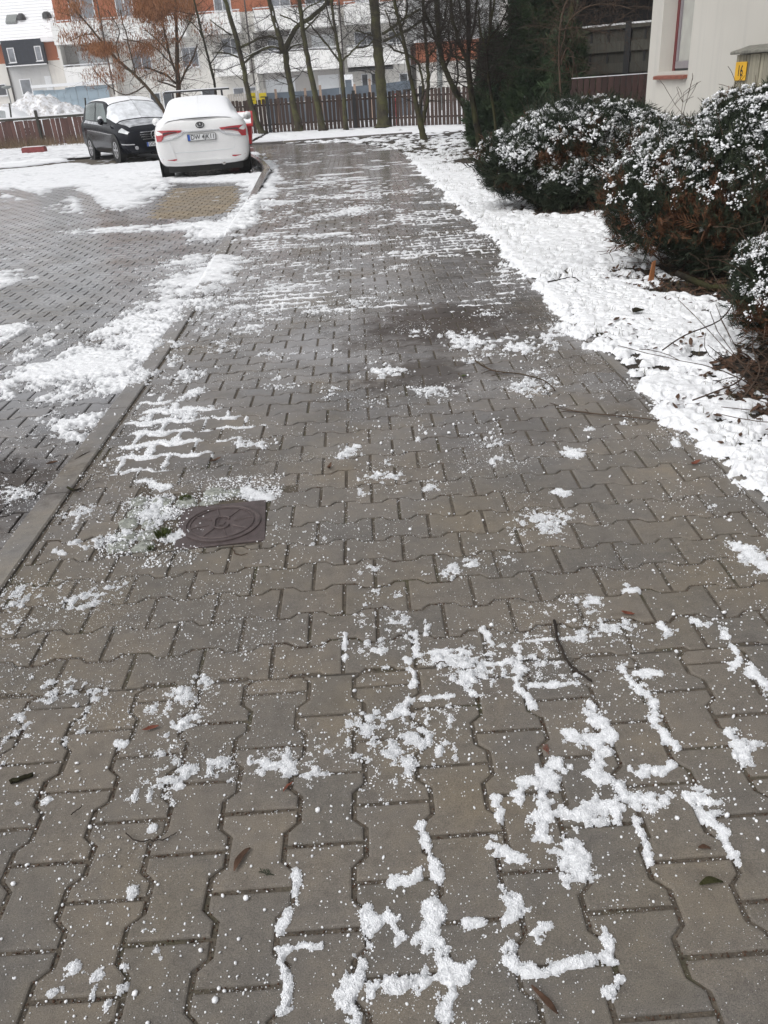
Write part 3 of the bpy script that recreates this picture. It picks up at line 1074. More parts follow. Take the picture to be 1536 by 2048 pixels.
BANKS = [(G2(p), s, w, h) for p, s, w, h in BANKS]
CUTS = [(G2(p), w) for p, w in [([(-60, 340), (60, 330), (160, 318), (240, 312)], .42), ([(150, 322), (240, 318), (330, 316)], .25), ([(-20, 376), (40, 381), (80, 398)], .20), ([(128, 372), (94, 402)], .30), ([(133, 377), (172, 390), (184, 414)], .16), ([(20, 372), (70, 385), (110, 402)], .07)]]
# bare ground under the shrubs, wheels and at the lawn's holes
BARE = [(2.55, 10.1, .70), (2.2, 9.75, .35), (2.9, 6.1, .85), (2.35, 5.75, .34), (2.2, 3.8, .50), (1.9, 3.35, .22), (4.0, 18.5, 1.6), (3.0, 18.0, .8), (2.6, 16.9, .8), (2.9, 19.5, .5), (1.75, 24.4, .25), (3.5, 14.5, .6)]
JOINTS = [(G2(p), s, w) for p, s, w in [
    ([(460, 640), (480, 420), (545, 350), (850, 350), (960, 440), (1110, 590), (1040, 620), (800, 640)], .6, .95),
    ([(640, 590), (1090, 560), (1150, 650), (700, 680)], .5, .6),
    ([(205, 945), (290, 780), (540, 825), (530, 880), (400, 930), (260, 965)], .2, 1.62),
    ([(330, 700), (470, 540), (640, 600), (560, 760)], .4, .75),
    ([(50, 1120), (180, 900), (240, 920), (110, 1150)], .1, .55)]]


def snow_field(X, Y):
    sh = X.shape
    m = np.full(sh, -0.6)
    hmax = np.full(sh, 0.008)
    n1 = fbm(X * 9, Y * 9, 3, 4)
    n2 = fbm(X * 55, Y * 55, 11, 3)
    n3 = fbm(X * 2.2, Y * 2.2, 23, 3)
    near = np.clip((Y - 2) / 8, 0, 1)
    el, er = eL(Y), eR(Y)
    on_path = (X > el) & (X < er)
    # strokes
    for P, w in STROKES:
        pad = w * 2 + 0.1
        xs, ys = [p[0] for p in P], [p[1] for p in P]
        bb = (X > min(xs) - pad) & (X < max(xs) + pad) & (Y > min(ys) - pad) & (Y < max(ys) + pad)
        if not bb.any(): continue
        d = sd_line(X[bb], Y[bb], P)
        # noise breaks the outline at the size of the stroke and at the size of the snow grains
        k = 0.36 / max(w, 0.01)
        xb, yb_ = X[bb], Y[bb]
        nn = fbm(xb * k, yb_ * k, 31, 3)
        fi = fbm(xb * 62, yb_ * 62, 37, 3)
        if w > 0.045 or (len(P) == 1 and w > .016):
            v = (w - d) / w * 0.75 + (nn - 0.5) * 1.6 + (fbm(xb * 24, yb_ * 24, 39, 3) - 0.5) * 3.0 + (fi - 0.5) * 2.4 - (0.82 if w > 0.045 else 0.35)
        else:
            v = (w - d) / w * 0.8 + (nn - 0.5) * 2.7 + (fi - 0.5) * 2.8 + (0.0 if w < 0.02 else -0.16)
        hi = v > m[bb]
        m[bb] = np.maximum(m[bb], np.clip(v, -1, 1.0))
        hmax[bb] = np.where(hi, min(0.002 + w * 0.15, 0.010), hmax[bb])
    for P, s, w, h in BANKS:
        pad = s * 2
        xs, ys = [p[0] for p in P], [p[1] for p in P]
        bb = (X > min(xs) - pad) & (X < max(xs) + pad) & (Y > min(ys) - pad) & (Y < max(ys) + pad)
        if not bb.any(): continue
        d = sd_poly(X[bb], Y[bb], P)
        v = np.clip(0.5 + d / s, -0.8, 1) * w + (n1[bb] - 0.5) * 2.3 + (n2[bb] - 0.5) * 1.4 + (n3[bb] - 0.5) * 1.7 - 0.47
        m[bb] = np.maximum(m[bb], np.clip(v * 1.3, -1, 1.0))
        hmax[bb] = np.maximum(hmax[bb], np.where(d > -s, h * 0.8, 0.008))
    # joints
    jw = np.zeros(sh)
    for P, s, w in JOINTS:
        pad = s * 2
        xs, ys = [p[0] for p in P], [p[1] for p in P]
        bb = (X > min(xs) - pad) & (X < max(xs) + pad) & (Y > min(ys) - pad) & (Y < max(ys) + pad)
        if not bb.any(): continue
        jw[bb] = np.maximum(jw[bb], np.clip(0.5 + sd_poly(X[bb], Y[bb], P) / s, 0, 1) * w)
    if (jw > 0.02).any():
        jd = joint_dist(X, Y)
        gate = fbm(X * 1.6, Y * 1.1, 57, 3) * 1.5 + (n1 - 0.5) * 1.5
        v = (1 - jd / (0.0068 + 0.006 * near)) + (n2 - 0.5) * 1.3 + (fbm(X * 62, Y * 62, 37, 3) - 0.5) * 1.0 + (jw * gate - 1.10) * 2.6
        v = np.where(on_path & (jw > 0.02), np.clip(v, -1, 0.5), -1)
        hmax = np.where(v > m, 0.006, hmax)
        m = np.maximum(m, v)
    # far path: drifts lying across it, and thin patches everywhere
    far = np.clip((Y - 8.0) / 9, 0, 1) - 0.35 * np.clip((Y - 17) / 5, 0, 1)
    dr = fbm(X * 0.8 + 0.15 * Y, Y * 3.0, 71, 4)
    dr2 = fbm(X * 3.0, Y * 7.0, 83, 4)
    v = (dr - 0.5) * 3.2 + (dr2 - 0.5) * 2.0 + (n2 - 0.5) * 0.9 - 1.04 + 0.34 * far
    m = np.maximum(m, np.where(on_path & (Y > 6.0), np.clip(v, -1, 0.7), -1))
    sp = (fbm(X * 3.5, Y * 3.5, 91, 3) - 0.5) * 2.6 + (n1 - 0.5) * 1.2 + (n2 - 0.5) * 1.5 - 0.93
    m = np.maximum(m, np.where((X > el - 0.3) & (X < er) & (Y > 1.2) & (Y < 14), np.clip(sp, -1, 0.5), -1))
    spk = sp - 0.25
    m = np.maximum(m, np.where((X < el - 0.1) & (Y > 1.2), np.clip(spk, -1, 0.5), -1))
    # tyre cuts
    for P, w in CUTS:
        pad = w * 3
        xs, ys = [p[0] for p in P], [p[1] for p in P]
        bb = (X > min(xs) - pad) & (X < max(xs) + pad) & (Y > min(ys) - pad) & (Y < max(ys) + pad)
        if not bb.any(): continue
        d = sd_line(X[bb], Y[bb], P)
        m[bb] = np.minimum(m[bb], (d / w - 1) * 0.8 + (n1[bb] - 0.5) * 1.2)
    # tread prints left of the bank
    px0, py0 = g(150, 655)[:2]
    for k in range(7):
        xx = px0 - 0.42 + 0.045 * k + (0.25 if k > 3 else 0)
        d = np.abs(X - xx - 0.12 * (Y - py0))
        bb = (np.abs(Y - py0) < 0.75) & (d < 0.035)
        m[bb] = np.minimum(m[bb], -0.5 + (n2[bb] - 0.5) * 0.6)
    # under the cars
    bb = (np.abs(X + 3.0 + (Y - 19.5) * 0.155) < 0.78) & (Y > 18.0) & (Y < 23)
    m[bb] = np.minimum(m[bb], (n1[bb] - 0.75) * 2)
    bb = (np.abs(X + 7.1 - 0.52 * (25.9 - Y) * 1.0) < 1.1) & (Y > 23.8) & (Y < 28)
    m[bb] = np.minimum(m[bb], (n1[bb] - 0.72) * 2)
    # manhole stays mostly clear
    bb = (np.abs(X + 0.60) < 0.17) & (np.abs(Y - 2.69) < 0.17)
    m[bb] = np.minimum(m[bb], (n1[bb] - 0.62) * 2.5 - 0.4 * np.clip((X[bb] + 0.68) * 8, -0.6, 1))
    # lawn
    lawn = X - er - 0.01 + (n3 - 0.5) * 0.22 + (n1 - 0.5) * 0.20 + (fbm(X * 28, Y * 28, 5, 3) - 0.5) * 0.09
    nb = fbm(X * 16, Y * 16, 41, 4)
    hol = (nb - 0.365) * 4.2 + (n3 - 0.5) * 1.6
    hol2 = (fbm(X * 30, Y * 30, 47, 3) - 0.26) * 5.0
    lm = np.minimum(lawn * 14, np.minimum(np.minimum(hol, hol2), 1))
    for bx, by, br in BARE:
        d = np.hypot((X - bx), (Y - by))
        lm = np.where(d < br * 2.2, np.minimum(lm, (d / br - 1) * 2.2 + (n1 - 0.5) * 3.2), lm)
    far_thin = np.clip((Y - 15) / 6, 0, 1)
    lm = lm - far_thin * (0.75 + 2.4 * (fbm(X * 7, Y * 4, 77, 4) - 0.42))
    isl = X > er - 0.28
    m = np.where(isl, np.maximum(m, np.clip(lm, -1, 1)), m)
    hmax = np.where(isl & (lm > -0.5), 0.03, hmax)
    # verge beyond the paving
    vg = (Y > 27.6) | ((X < -3.0) & (Y > 30.5))
    m = np.where(vg, (fbm(X * 6, Y * 4.5, 99, 4) - 0.425) * 4.5 + 0.12, m)
    hmax = np.where(vg, 0.03, hmax)
    m = np.where((np.abs(Y - 27.8) < 0.14) & (X < 1.7) & (X > -3.4), -1, m)
    pos = np.clip(m, 0, 1)
    lump = np.where(X > er - 0.28, fbm(X * 44, Y * 44, 62, 3), fbm(X * 24, Y * 24, 61, 4))
    gran = fbm(X * 95, Y * 95, 67, 2)
    z = hmax * (1 - np.exp(-3.2 * pos)) * np.where(X > er - 0.28, 0.85 + 0.30 * lump + 0.35 * (n1 - 0.5), 0.55 + 0.9 * lump) + np.where(m > 0, 0.004 * gran * np.clip(m * 4, 0, 1), 0) + np.clip(m, -1, 0) * 0.010
    base = np.where((X < el - KW), PARK_Z, np.where(X > er + 0.03, 0.012, 0.0))
    base = np.where(Y > 27.4, 0.0, base)
    raised = (X > el - KW - 0.05) & (X < el + 0.03) & (Y > 13.5)
    m = np.where(raised, -1, m)
    z = z + base
    return m, z


def snow_chunk(x0, x1, y0, y1, res):
    xs = np.arange(x0, x1 + res * 0.5, res)
    ys = np.arange(y0, y1 + res * 0.5, res)
    X, Y = np.meshgrid(xs, ys)
    m, z = snow_field(X, Y)
    keep = (m[:-1, :-1] > 0) | (m[1:, :-1] > 0) | (m[:-1, 1:] > 0) | (m[1:, 1:] > 0)
    idx = np.arange(X.size).reshape(X.shape)
    F = np.stack([idx[:-1, :-1][keep], idx[:-1, 1:][keep], idx[1:, 1:][keep], idx[1:, :-1][keep]], 1)
    used = np.unique(F)
    remap = np.zeros(X.size, np.int64)
    remap[used] = np.arange(len(used))
    V = np.stack([X.ravel()[used], Y.ravel()[used], z.ravel()[used]], 1)
    sl = np.clip(1.0 - m.ravel()[used] / 0.5, 0, 1) * np.clip((eR(V[:, 1]) - .05 - V[:, 0]) * 8, 0.15, 1)
    return V, remap[F], sl


VV, FF, SL, off = [], [], [], 0
for ch in ((-2.0, 1.75, 0.6, 2.0, 0.0042), (-2.0, 1.75, 2.0, 3.1, 0.0055), (-3.0, 3.2, 3.1, 6.5, 0.0082), (-6.5, 4.6, 6.5, 13.0, 0.02), (-15, 5.5, 13.0, 24.0, 0.045), (-19, 6.5, 24.0, 39.0, 0.08)):
    V, F, sl = snow_chunk(*ch)
    VV.append(V); FF.append(F + off); SL.append(sl); off += len(V)
snow_o = npmesh('snow', np.concatenate(VV), np.concatenate(FF), M_SNOW, smooth=True, kind='stuff', label='patchy fresh snow lying on the paving, in its joints and over the lawn')

a_ = snow_o.data.attributes.new('slush', 'FLOAT', 'POINT')
a_.data.foreach_set('value', np.concatenate(SL).astype(np.float32))
# hail-like grains strewn over the paving, thicker round the loose snow
def grains(n, x0, x1, y0, y1, rmin, rmax, tmpl, clump, seed):
    r = np.random.default_rng(seed)
    out = []
    while sum(len(o) for o in out) < n:
        x = r.uniform(x0, x1, 40000); y = y0 + (y1 - y0) * r.random(40000) ** 1.0
        dens = np.clip(fbm(x * 2.3, y * 2.3, seed, 3) * 2.2 - 0.72, 0.03, 1) * (0.35 + 1.2 * np.exp(-joint_dist(x, y) / .008)) * (0.35 + 0.65 * np.clip(fbm(x * 10, y * 10, seed + 3, 2) * 2 - 0.5, 0, 1))
        if clump:
            m, _ = snow_field(x, y)
            dens = np.where((m > -0.55) & (m < 0.25), np.clip((m + 0.55) * 1.4, 0.02, 1), dens * 0.02)
        ok = (r.random(40000) < dens) & (x < eR(y) + 0.05)
        ok &= ~((np.abs(x + 0.6) < 0.16) & (np.abs(y - 2.69) < 0.16) & (r.random(40000) < 0.6))
        out.append(np.stack([x[ok], y[ok]], 1))
    P = np.concatenate(out)[:n]
    s = rmin + (rmax - rmin) * r.random(n) ** 3
    base = np.where(P[:, 0] < eL(P[:, 1]) - KW, PARK_Z, 0.0)
    jd = joint_dist(P[:, 0], P[:, 1])
    base = base - np.where((jd < 0.004) & (P[:, 0] > eL(P[:, 1])), 0.006, 0)
    A, B, C = rand_axes(n, r)
    pos = np.stack([P[:, 0], P[:, 1], base + s * 0.6], 1)
    return scatter(*tmpl, pos, A * (s * r.uniform(.7, 1.4, n))[:, None], B * s[:, None], C * (s * r.uniform(.5, 1.0, n))[:, None])


def snow_grains(n, x0, x1, y0, y1, rmin, rmax, seed):
    """single grains lying on and at the rim of the loose snow"""
    r = np.random.default_rng(seed)
    out, tot = [], 0
    for _ in range(40):
        x = r.uniform(x0, x1, 60000); y = r.uniform(y0, y1, 60000)
        m, z = snow_field(x, y)
        ok = (m > -0.12) & (x < eR(y) - 0.05)
        out.append(np.stack([x[ok], y[ok], np.where(m[ok] > 0, np.maximum(z[ok], 0), 0.0)], 1)); tot += ok.sum()
        if tot > n: break
    P = np.concatenate(out)[:n]
    P[:, 2] = np.where(P[:, 0] < eL(P[:, 1]) - KW, np.maximum(P[:, 2] + PARK_Z * (P[:, 2] == 0), PARK_Z), P[:, 2])
    s = r.uniform(rmin, rmax, len(P))
    A, B, C = rand_axes(len(P), r)
    return scatter(OCT_V, OCT_F, P + np.array([0, 0, 1]) * (s * .4)[:, None], A * s[:, None], B * s[:, None], C * (s * .8)[:, None])


T1, T2 = (OCT_V, OCT_F), (ICO_V, ICO_F)
parts = [grains(42000, -1.9, 1.45, 0.65, 3.3, 0.0006, 0.0019, T1, False, 5), grains(8000, -1.6, 1.4, 0.65, 3.3, 0.0015, 0.0036, T2, False, 6),
         grains(16000, -2.2, 1.4, 3.0, 6.5, 0.0012, 0.0034, T1, False, 7), grains(16000, -1.7, 1.5, 0.65, 3.3, 0.0009, 0.0036, T1, True, 8), grains(9000, -2.6, 1.5, 3.1, 9, 0.003, 0.010, T1, True, 9),
         grains(240, -1.6, 1.4, 0.65, 3.6, 0.004, 0.0075, T2, False, 10),
         grains(2400, -1.03, -0.66, 2.40, 2.98, 0.0014, 0.0050, T2, False, 15), grains(1500, -0.72, -0.40, 2.88, 3.10, 0.0014, 0.0050, T2, False, 16),
         snow_grains(60000, -1.5, 1.4, 0.65, 3.0, 0.0009, 0.0021, 12), snow_grains(14000, -2.0, 1.5, 3.0, 5.5, 0.0016, 0.0038, 13)]
VV, FF, off = [], [], 0
for V, F in parts:
    VV.append(V); FF.append(F + off); off += len(V)
npmesh('ice_grains', np.concatenate(VV), np.concatenate(FF), M_GRAIN, kind='stuff', label='white hail and snow grains strewn over the paving')

# brown crumbs caught in the joints
r = np.random.default_rng(55)
x = r.uniform(-1.3, 1.35, 400000); y = r.uniform(.65, 4.0, 400000)
jd = joint_dist(x, y)
ok = (jd < .0045) & (x > eL(y)) & (fbm(x * 3, y * 3, 19, 3) > .44)
ok &= ~((x > HOLE[0] - .02) & (x < HOLE[1] + .02) & (y > HOLE[2] - .02) & (y < HOLE[3] + .02))
x, y = x[ok][:7000], y[ok][:7000]
n = len(x)
s_ = r.uniform(.0012, .0038, n)
A, B, C = rand_axes(n, r)
V, F = scatter(OCT_V, OCT_F, np.stack([x, y, -.004 + 0 * x], 1), A * s_[:, None], B * (s_ * .7)[:, None], C * (s_ * .5)[:, None])
npmesh('joint_debris', V, F, M_LEAF, kind='stuff', label='brown crumbs caught in the paving joints')
# ------------------------------------------------------------------ lawn
lw = MB()
ys = list(np.arange(0.3, 28, 0.7))
vs = [(float(eR(y)) + 0.062, y, 0.004) for y in ys] + [(9.0, y, 0.02) for y in ys]
n_ = len(ys)
lw.add(vs, [(i, n_ + i, n_ + i + 1, i + 1) for i in range(n_ - 1)])
lw.add([(-19, 27.5, -0.012), (9, 27.5, -0.012), (9, 40, 0.0), (-19, 40, 0.0)], [(0, 1, 2, 3)])
lw.build('lawn', M_SOIL, kind='structure')
# blades poking through
nbl = 9500
r = np.random.default_rng(77)
y = 1.6 + 22 * r.random(nbl) ** 1.7
x = eR(y) + 0.08 + r.random(nbl) ** 1.2 * 1.6
keep = fbm(x * 2.5, y * 2.5, 4, 3) > 0.42
x, y = x[keep], y[keep]
n = len(x)
T = np.array([(-1, 0, 0), (1, 0, 0), (0.6, 0.25, 0.55), (-0.6, 0.25, 0.55), (0, 0.9, 1.0)], float)
F3 = np.array([(0, 1, 2), (0, 2, 3), (3, 2, 4)])
a = r.random(n) * 6.28
h = r.uniform(0.025, 0.065, n)
w = r.uniform(0.0008, 0.0016, n) * (1 + y * 0.08)
ln = r.uniform(0.2, 0.9, n) * h
X_ = np.stack([np.cos(a), np.sin(a), 0 * a], 1) * w[:, None]
Y_ = np.stack([-np.sin(a), np.cos(a), 0 * a], 1) * ln[:, None]
Z_ = np.stack([0 * a, 0 * a, h], 1)
V, F = scatter(T, F3, np.stack([x, y, 0 * x + 0.012], 1), X_, Y_, Z_)
npmesh('grass', V, F, M_GRASS, kind='stuff', label='thin grass blades poking through the snow on the lawn')


def leaf_tmpl():
    T = np.array([(0, -1, 0.0), (0.42, -0.3, 0.12), (0.36, 0.4, 0.18), (0, 1, 0.25), (-0.36, 0.4, 0.2), (-0.42, -0.3, 0.1), (0, 0, -0.02)], float)
    F = np.array([(6, 0, 1), (6, 1, 2), (6, 2, 3), (6, 3, 4), (6, 4, 5), (6, 5, 0)])
    return T, F


def strew(name, spots, mat, smin, smax, label, seed):
    r = np.random.default_rng(seed)
    P = []
    for cx, cy, rad, k, z in spots:
        a, d = r.random(k) * 6.28, rad * np.sqrt(r.random(k))
        P.append(np.stack([cx + d * np.cos(a), cy + d * np.sin(a), z + r.random(k) * 0.02], 1))
    P = np.concatenate(P)
    n = len(P)
    P = P[P[:, 0] > eR(P[:, 1]) + 0.02]
    n = len(P)
    a = r.random(n) * 6.28
    s = r.uniform(smin, smax, n)
    tl = r.normal(0, 0.35, (n, 2))
    X = norm(np.stack([np.cos(a), np.sin(a), tl[:, 0]], 1)) * s[:, None]
    Y = norm(np.stack([-np.sin(a), np.cos(a), tl[:, 1]], 1)) * s[:, None]
    Z = np.stack([0 * a, 0 * a, s], 1)
    V, F = scatter(*leaf_tmpl(), P, X, Y, Z)
    npmesh(name, V, F, mat, kind='stuff', label=label)


strew('fallen_leaves', [(2.2, 3.7, .62, 1200, .012), (1.95, 3.3, .3, 350, .012), (2.75, 6.0, 1.0, 1100, .012), (2.3, 5.7, .5, 350, .012), (2.5, 10.0, .9, 700, .012), (3.0, 17.5, 1.5, 500, .012), (1.6, 4.6, .35, 40, .03), (1.45, 3.3, .3, 60, .02)], M_LEAF, 0.012, 0.032, 'brown fallen leaves lying under the shrubs', 3)
# ------------------------------------------------------------------ far buildings (surveyed on upright planes)
def win(parent, x0, x1, z0, z1, y, glass, nx=1, frame=0.07, name='window', sill=True, mat=None):
    """a window in a wall facing -Y; the wall face is at y"""
    f = MB()
    f.box(x0, x1, y - 0.03, y + 0.05, z0, z0 + frame)
    f.box(x0, x1, y - 0.03, y + 0.05, z1 - frame, z1)
    cols = np.linspace(x0, x1, nx + 1)
    for i, c in enumerate(cols):
        a, b_ = (c, c + frame) if i == 0 else ((c - frame, c) if i == nx else (c - frame / 2, c + frame / 2))
        f.box(a, b_, y - 0.031, y + 0.049, z0 + frame, z1 - frame)
    o = f.build(name, mat or M_PVC, parent)
    if sill:
        MB().box(x0 - 0.06, x1 + 0.06, y - 0.12, y - 0.032, z0 - 0.05, z0 - 0.002).build('window_sill', M_PVC, o)
    MB().box(x0 + frame * .5, x1 - frame * .5, y - 0.012, y + 0.04, z0 + frame * .5, z1 - frame * .5).build('pane', glass, o)
    return o


def shutter(parent, x0, x1, z0, z1, y):
    f = MB()
    n = max(5, int((z1 - z0) / 0.16))
    for i in range(n):
        a, b_ = z0 + (z1 - z0) * i / n, z0 + (z1 - z0) * (i + 0.86) / n
        f.box(x0, x1, y - 0.05, y, a, b_)
    f.box(x0 - .06, x1 + .06, y - 0.02, y + 0.03, z0, z1 + .1)
    return f.build('roller_shutter', M_SHUT, parent)


YB = 73.0
apt = empty('apartment_building', (0, 0, 0), label='long white apartment block with orange top storey and white balconies behind the trees', cat='apartment building')
X0, X1 = -22.3, 4.35
MB().box(X0, X1, YB, YB + 10, 0, 6.95).build('wall', M_WHITE, apt)
MB().box(X0, X1, YB + 0.02, YB + 10, 6.95, 10.4).build('upper_wall', M_ORANGE, apt)
MB().prism([(YB - 0.6, 10.4), (YB + 10.6, 10.4), (YB + 5, 13.2)], 0, X0 - .4, X1 + .4).build('roof', M_SNOW2, apt)
# grey loggia backs
for a, b_, z0, z1 in ((-22.2, -18.75, 2.75, 5.5), (-7.4, -1.0, 2.75, 5.5), (-7.15, -1.0, 0.1, 2.7), (-22.2, -19.2, 0.1, 2.7)):
    MB().box(a, b_, YB - 0.03, YB - 0.003, z0, z1).build('loggia_wall', M_GREYW, apt)
# balconies: slab + parapet + rail
for a, b_, z0, z1, d in ((-22.3, -18.7, 5.55, 6.95, 1.5), (-18.55, -12.4, 5.55, 6.95, 1.2), (-11.6, -8.2, 5.55, 6.9, 1.2), (-7.2, -0.85, 5.55, 6.9, 1.4), (-0.4, 4.2, 5.55, 6.9, 1.2),
                         (-22.1, -18.4, 2.73, 4.05, 1.2), (-10.6, -7.95, 2.73, 4.0, 1.3), (-7.5, -1.05, 2.73, 4.05, 1.5), (-0.4, 4.2, 2.73, 4.05, 1.2)):
    bl = MB().box(a, b_, YB - d, YB - d + 0.14, z0, z1)
    bl.box(a, a + 0.14, YB - d + 0.14, YB - 0.031, z0, z1)
    bl.box(b_ - 0.14, b_, YB - d + 0.14, YB - 0.031, z0, z1)
    bl.box(a + 0.14, b_ - 0.14, YB - d + 0.14, YB - 0.031, z0, z0 + 0.18)
    o = bl.build('balcony', M_BALC, apt)
    rl = MB().box(a, b_, YB - d + 0.02, YB - d + 0.10, z1 + 0.10, z1 + 0.17)
    for t in np.linspace(a + 0.1, b_ - 0.1, 6):
        rl.box(t - 0.025, t + 0.025, YB - d + 0.035, YB - d + 0.085, z1, z1 + 0.10)
    rl.build('rail', M_PVC, o)
# side piers of the loggias
for x in (-7.6, -0.95, -18.6, -22.3):
    MB().box(x, x + 0.2, YB - 1.1, YB - 0.032, 0, 2.72).build('pier', M_WHITE, apt)
    MB().box(x, x + 0.2, YB - 1.1, YB - 0.032, 4.06, 5.54).build('pier', M_WHITE, apt)
for x in (-7.68, -0.70, -18.5):
    MB().tube([(x, YB - 1.65, 2.0), (x, YB - 1.65, 10.3)], 0.06, 8).build('drain_pipe', M_PIPE, apt)
for x0, x1, z0, z1, gl, nx, y in ((-17.1, -15.6, 3.55, 4.95, M_GLASS, 2, YB), (-13.2, -11.9, 3.5, 4.9, M_GLASS, 2, YB), (-10.0, -8.6, 4.05, 5.3, M_GLASS, 2, YB), (-6.5, -5.3, 2.9, 5.0, M_GLASS, 1, YB - .03),
                                  (0.25, 2.2, 3.1, 5.1, M_GLASS, 2, YB), (0.6, 1.15, 0.2, 2.25, M_GLASSD, 1, YB), (1.35, 1.95, 0.2, 2.25, M_GLASSD, 1, YB), (3.6, 4.3, 0.6, 2.1, M_GLASSD, 1, YB), (-12.1, -11.0, 1.3, 1.95, M_GLASSD, 1, YB),
                                  (-9.6, -8.7, 1.2, 1.9, M_GLASS, 1, YB), (-8.6, -7.75, 1.2, 1.9, M_GLASS, 1, YB), (-16.2, -15.35, 0.65, 1.95, M_GLASSD, 1, YB), (-15.2, -14.4, 0.65, 1.95, M_GLASSD, 1, YB), (2.9, 4.1, 3.3, 5.0, M_GLASS, 2, YB),
                                  (-21.1, -19.2, 7.05, 8.9, M_GLASS, 2, YB + .02), (-17.6, -16.3, 7.1, 8.8, M_GLASS, 2, YB + .02), (-12.9, -12.1, 7.05, 9.0, M_GLASS, 1, YB + .02), (-10.2, -8.9, 7.05, 8.8, M_GLASS, 2, YB + .02), (-6.0, -4.4, 7.0, 8.8, M_GLASS, 2, YB + .02), (-3.3, -1.6, 7.0, 8.8, M_GLASS, 2, YB + .02), (0.5, 2.0, 7.0, 8.8, M_GLASS, 2, YB + .02)):
    win(apt, x0, x1, z0, z1, y - 0.05, gl, nx)
for x0, x1, z0, z1, y in ((-21.1, -19.3, 2.9, 5.0, YB - .03), (-3.0, -1.4, 2.9, 5.0, YB - .03), (-6.9, -4.7, 0.1, 2.2, YB - .03), (-2.75, -1.25, 0.1, 2.25, YB - .03)):
    shutter(apt, x0, x1, z0, z1, y - 0.002)
aw = MB().prism([(YB - 1.5, 2.42), (YB - 0.02, 2.62), (YB - 0.02, 2.72), (YB - 1.5, 2.52)], 0, -0.38, 3.1)
aw.build('awning', M_DGREY, apt)
# low white wing right of the block, with an orange band
wing = empty('white_wing', (0, 0, 0), label='low white building with an orange upper band seen between the dark trunks', cat='building')
MB().box(5.0, 14.0, 73, 80, 0, 2.7).build('wall', M_WHITE, wing)
MB().box(5.0, 14.0, 73.02, 80, 2.7, 4.1).build('upper_wall', M_ORANGE, wing)
MB().box(4.8, 14.2, 72.7, 80.3, 4.1, 4.3).build('roof', M_SNOW2, wing)
MB().box(14.2, 40, 76, 90, 0, 8.5).build('rear_wing', M_WHITE, wing)

# terraced town houses at the left edge
town = empty('town_houses', (0, 0, 0), label='terraced town houses with snowy tiled roof and dark dormer cladding at the left edge', cat='town houses')
kY = 82.0
k_ = kY / 62.0
zz = lambda z: CAM_H + (z - CAM_H) * k_
XA, XB = -45.0, -23.2
MB().box(XA, XB, kY, kY + 9, 0, zz(4.15)).build('wall', M_WHITE, town)
MB().box(XA, XB, kY + .01, kY + 9, zz(4.15), zz(5.3)).build('upper_wall', M_ORANGE, town)
MB().box(-30.0, -26.5, kY - 0.06, kY - 0.004, 0, zz(3.95)).build('grey_bay', M_GREYL, town)
rf = MB()
zr0, zr1 = zz(5.25), zz(7.3)
rf.prism([(kY - 0.5, zr0), (kY - 0.5, zr0 + 0.15), (kY + 4.6, zr1 + 1.6), (kY + 9.5, zr0 + 0.15), (kY + 9.5, zr0)], 0, XA, XB + .2)
roof_t = rf.build('roof', M_SNOW2, town)
for i in range(16):      # courses of tiles showing as ridges under the snow
    t = i / 16.0
    y_ = kY - 0.5 + 5.1 * t
    z_ = zr0 + 0.15 + (zr1 + 1.6 - zr0 - 0.15) * t
    MB().box(XA, XB + .2, y_ - 0.03, y_ + 0.10, z_ - 0.03, z_ + 0.055).build('tile_course', M_SNOW2, roof_t)
for x0, x1, t in ((-29.7, -28.8, .38), (-25.0, -24.2, .38)):
    y_ = kY - 0.5 + 5.1 * t; z_ = zr0 + 0.15 + (zr1 + 1.45 - zr0) * t
    o = MB().add([(x0, y_ - .35, z_ - .18), (x1, y_ - .35, z_ - .18), (x1, y_ + .35, z_ + .42), (x0, y_ + .35, z_ + .42), (x0, y_ - .35, z_ + .0), (x1, y_ - .35, z_ + .0), (x1, y_ + .35, z_ + .55), (x0, y_ + .35, z_ + .55)], [(0, 1, 5, 4), (1, 2, 6, 5), (2, 3, 7, 6), (3, 0, 4, 7), (4, 5, 6, 7)]).build('skylight', M_LAMP, roof_t)
for x0, s in ((-28.4, .65), (-26.2, .75)):
    t = .42; y_ = kY - 0.5 + 5.1 * t; z_ = zr0 + 0.15 + (zr1 + 1.45 - zr0) * t
    MB().lathe([(0, 0), (s * .55, 0), (s * .5, .35), (s * .25, .5), (0, .5)], (x0, y_ - .1, z_ - .1), n=10).build('roof_vent', M_DGREY, roof_t)
dm = MB().box(-29.95, -26.45, kY - 0.55, kY - 0.08, zz(3.95), zz(5.42))
dmo = dm.build('dormer', M_DORMER, town)
for i in range(14):
    z_ = zz(3.95) + (zz(5.42) - zz(3.95)) * (i + .5) / 14
    MB().box(-29.97, -26.43, kY - 0.575, kY - 0.551, z_ - 0.05, z_ + 0.035).build('slat', M_DORMER, dmo)
MB().box(-29.98, -26.42, kY - 0.64, kY - 0.552, zz(3.93), zz(3.99)).build('snow_ledge', M_SNOW2, dmo)
for x0, x1 in ((-29.55, -28.95), (-27.2, -26.65)):
    win(town, x0, x1, zz(4.15), zz(5.0), kY - 0.60, M_GLASS, 1, .06)
win(town, -25.45, -24.5, zz(4.3), zz(5.15), kY - 0.03, M_GLASS, 1, .08)
win(town, -25.2, -24.3, zz(2.45), zz(3.3), kY - 0.03, M_GLASSD, 1, .07)
win(town, -29.3, -28.3, zz(2.25), zz(3.2), kY - 0.09, M_GLASS, 1, .08)
shutter(town, -27.0, -26.0 - .55, zz(2.35), zz(3.2), kY - 0.07)
win(town, -31.0, -30.2, zz(0.9), zz(1.5), kY - 0.03, M_GLASSD, 1, .06)
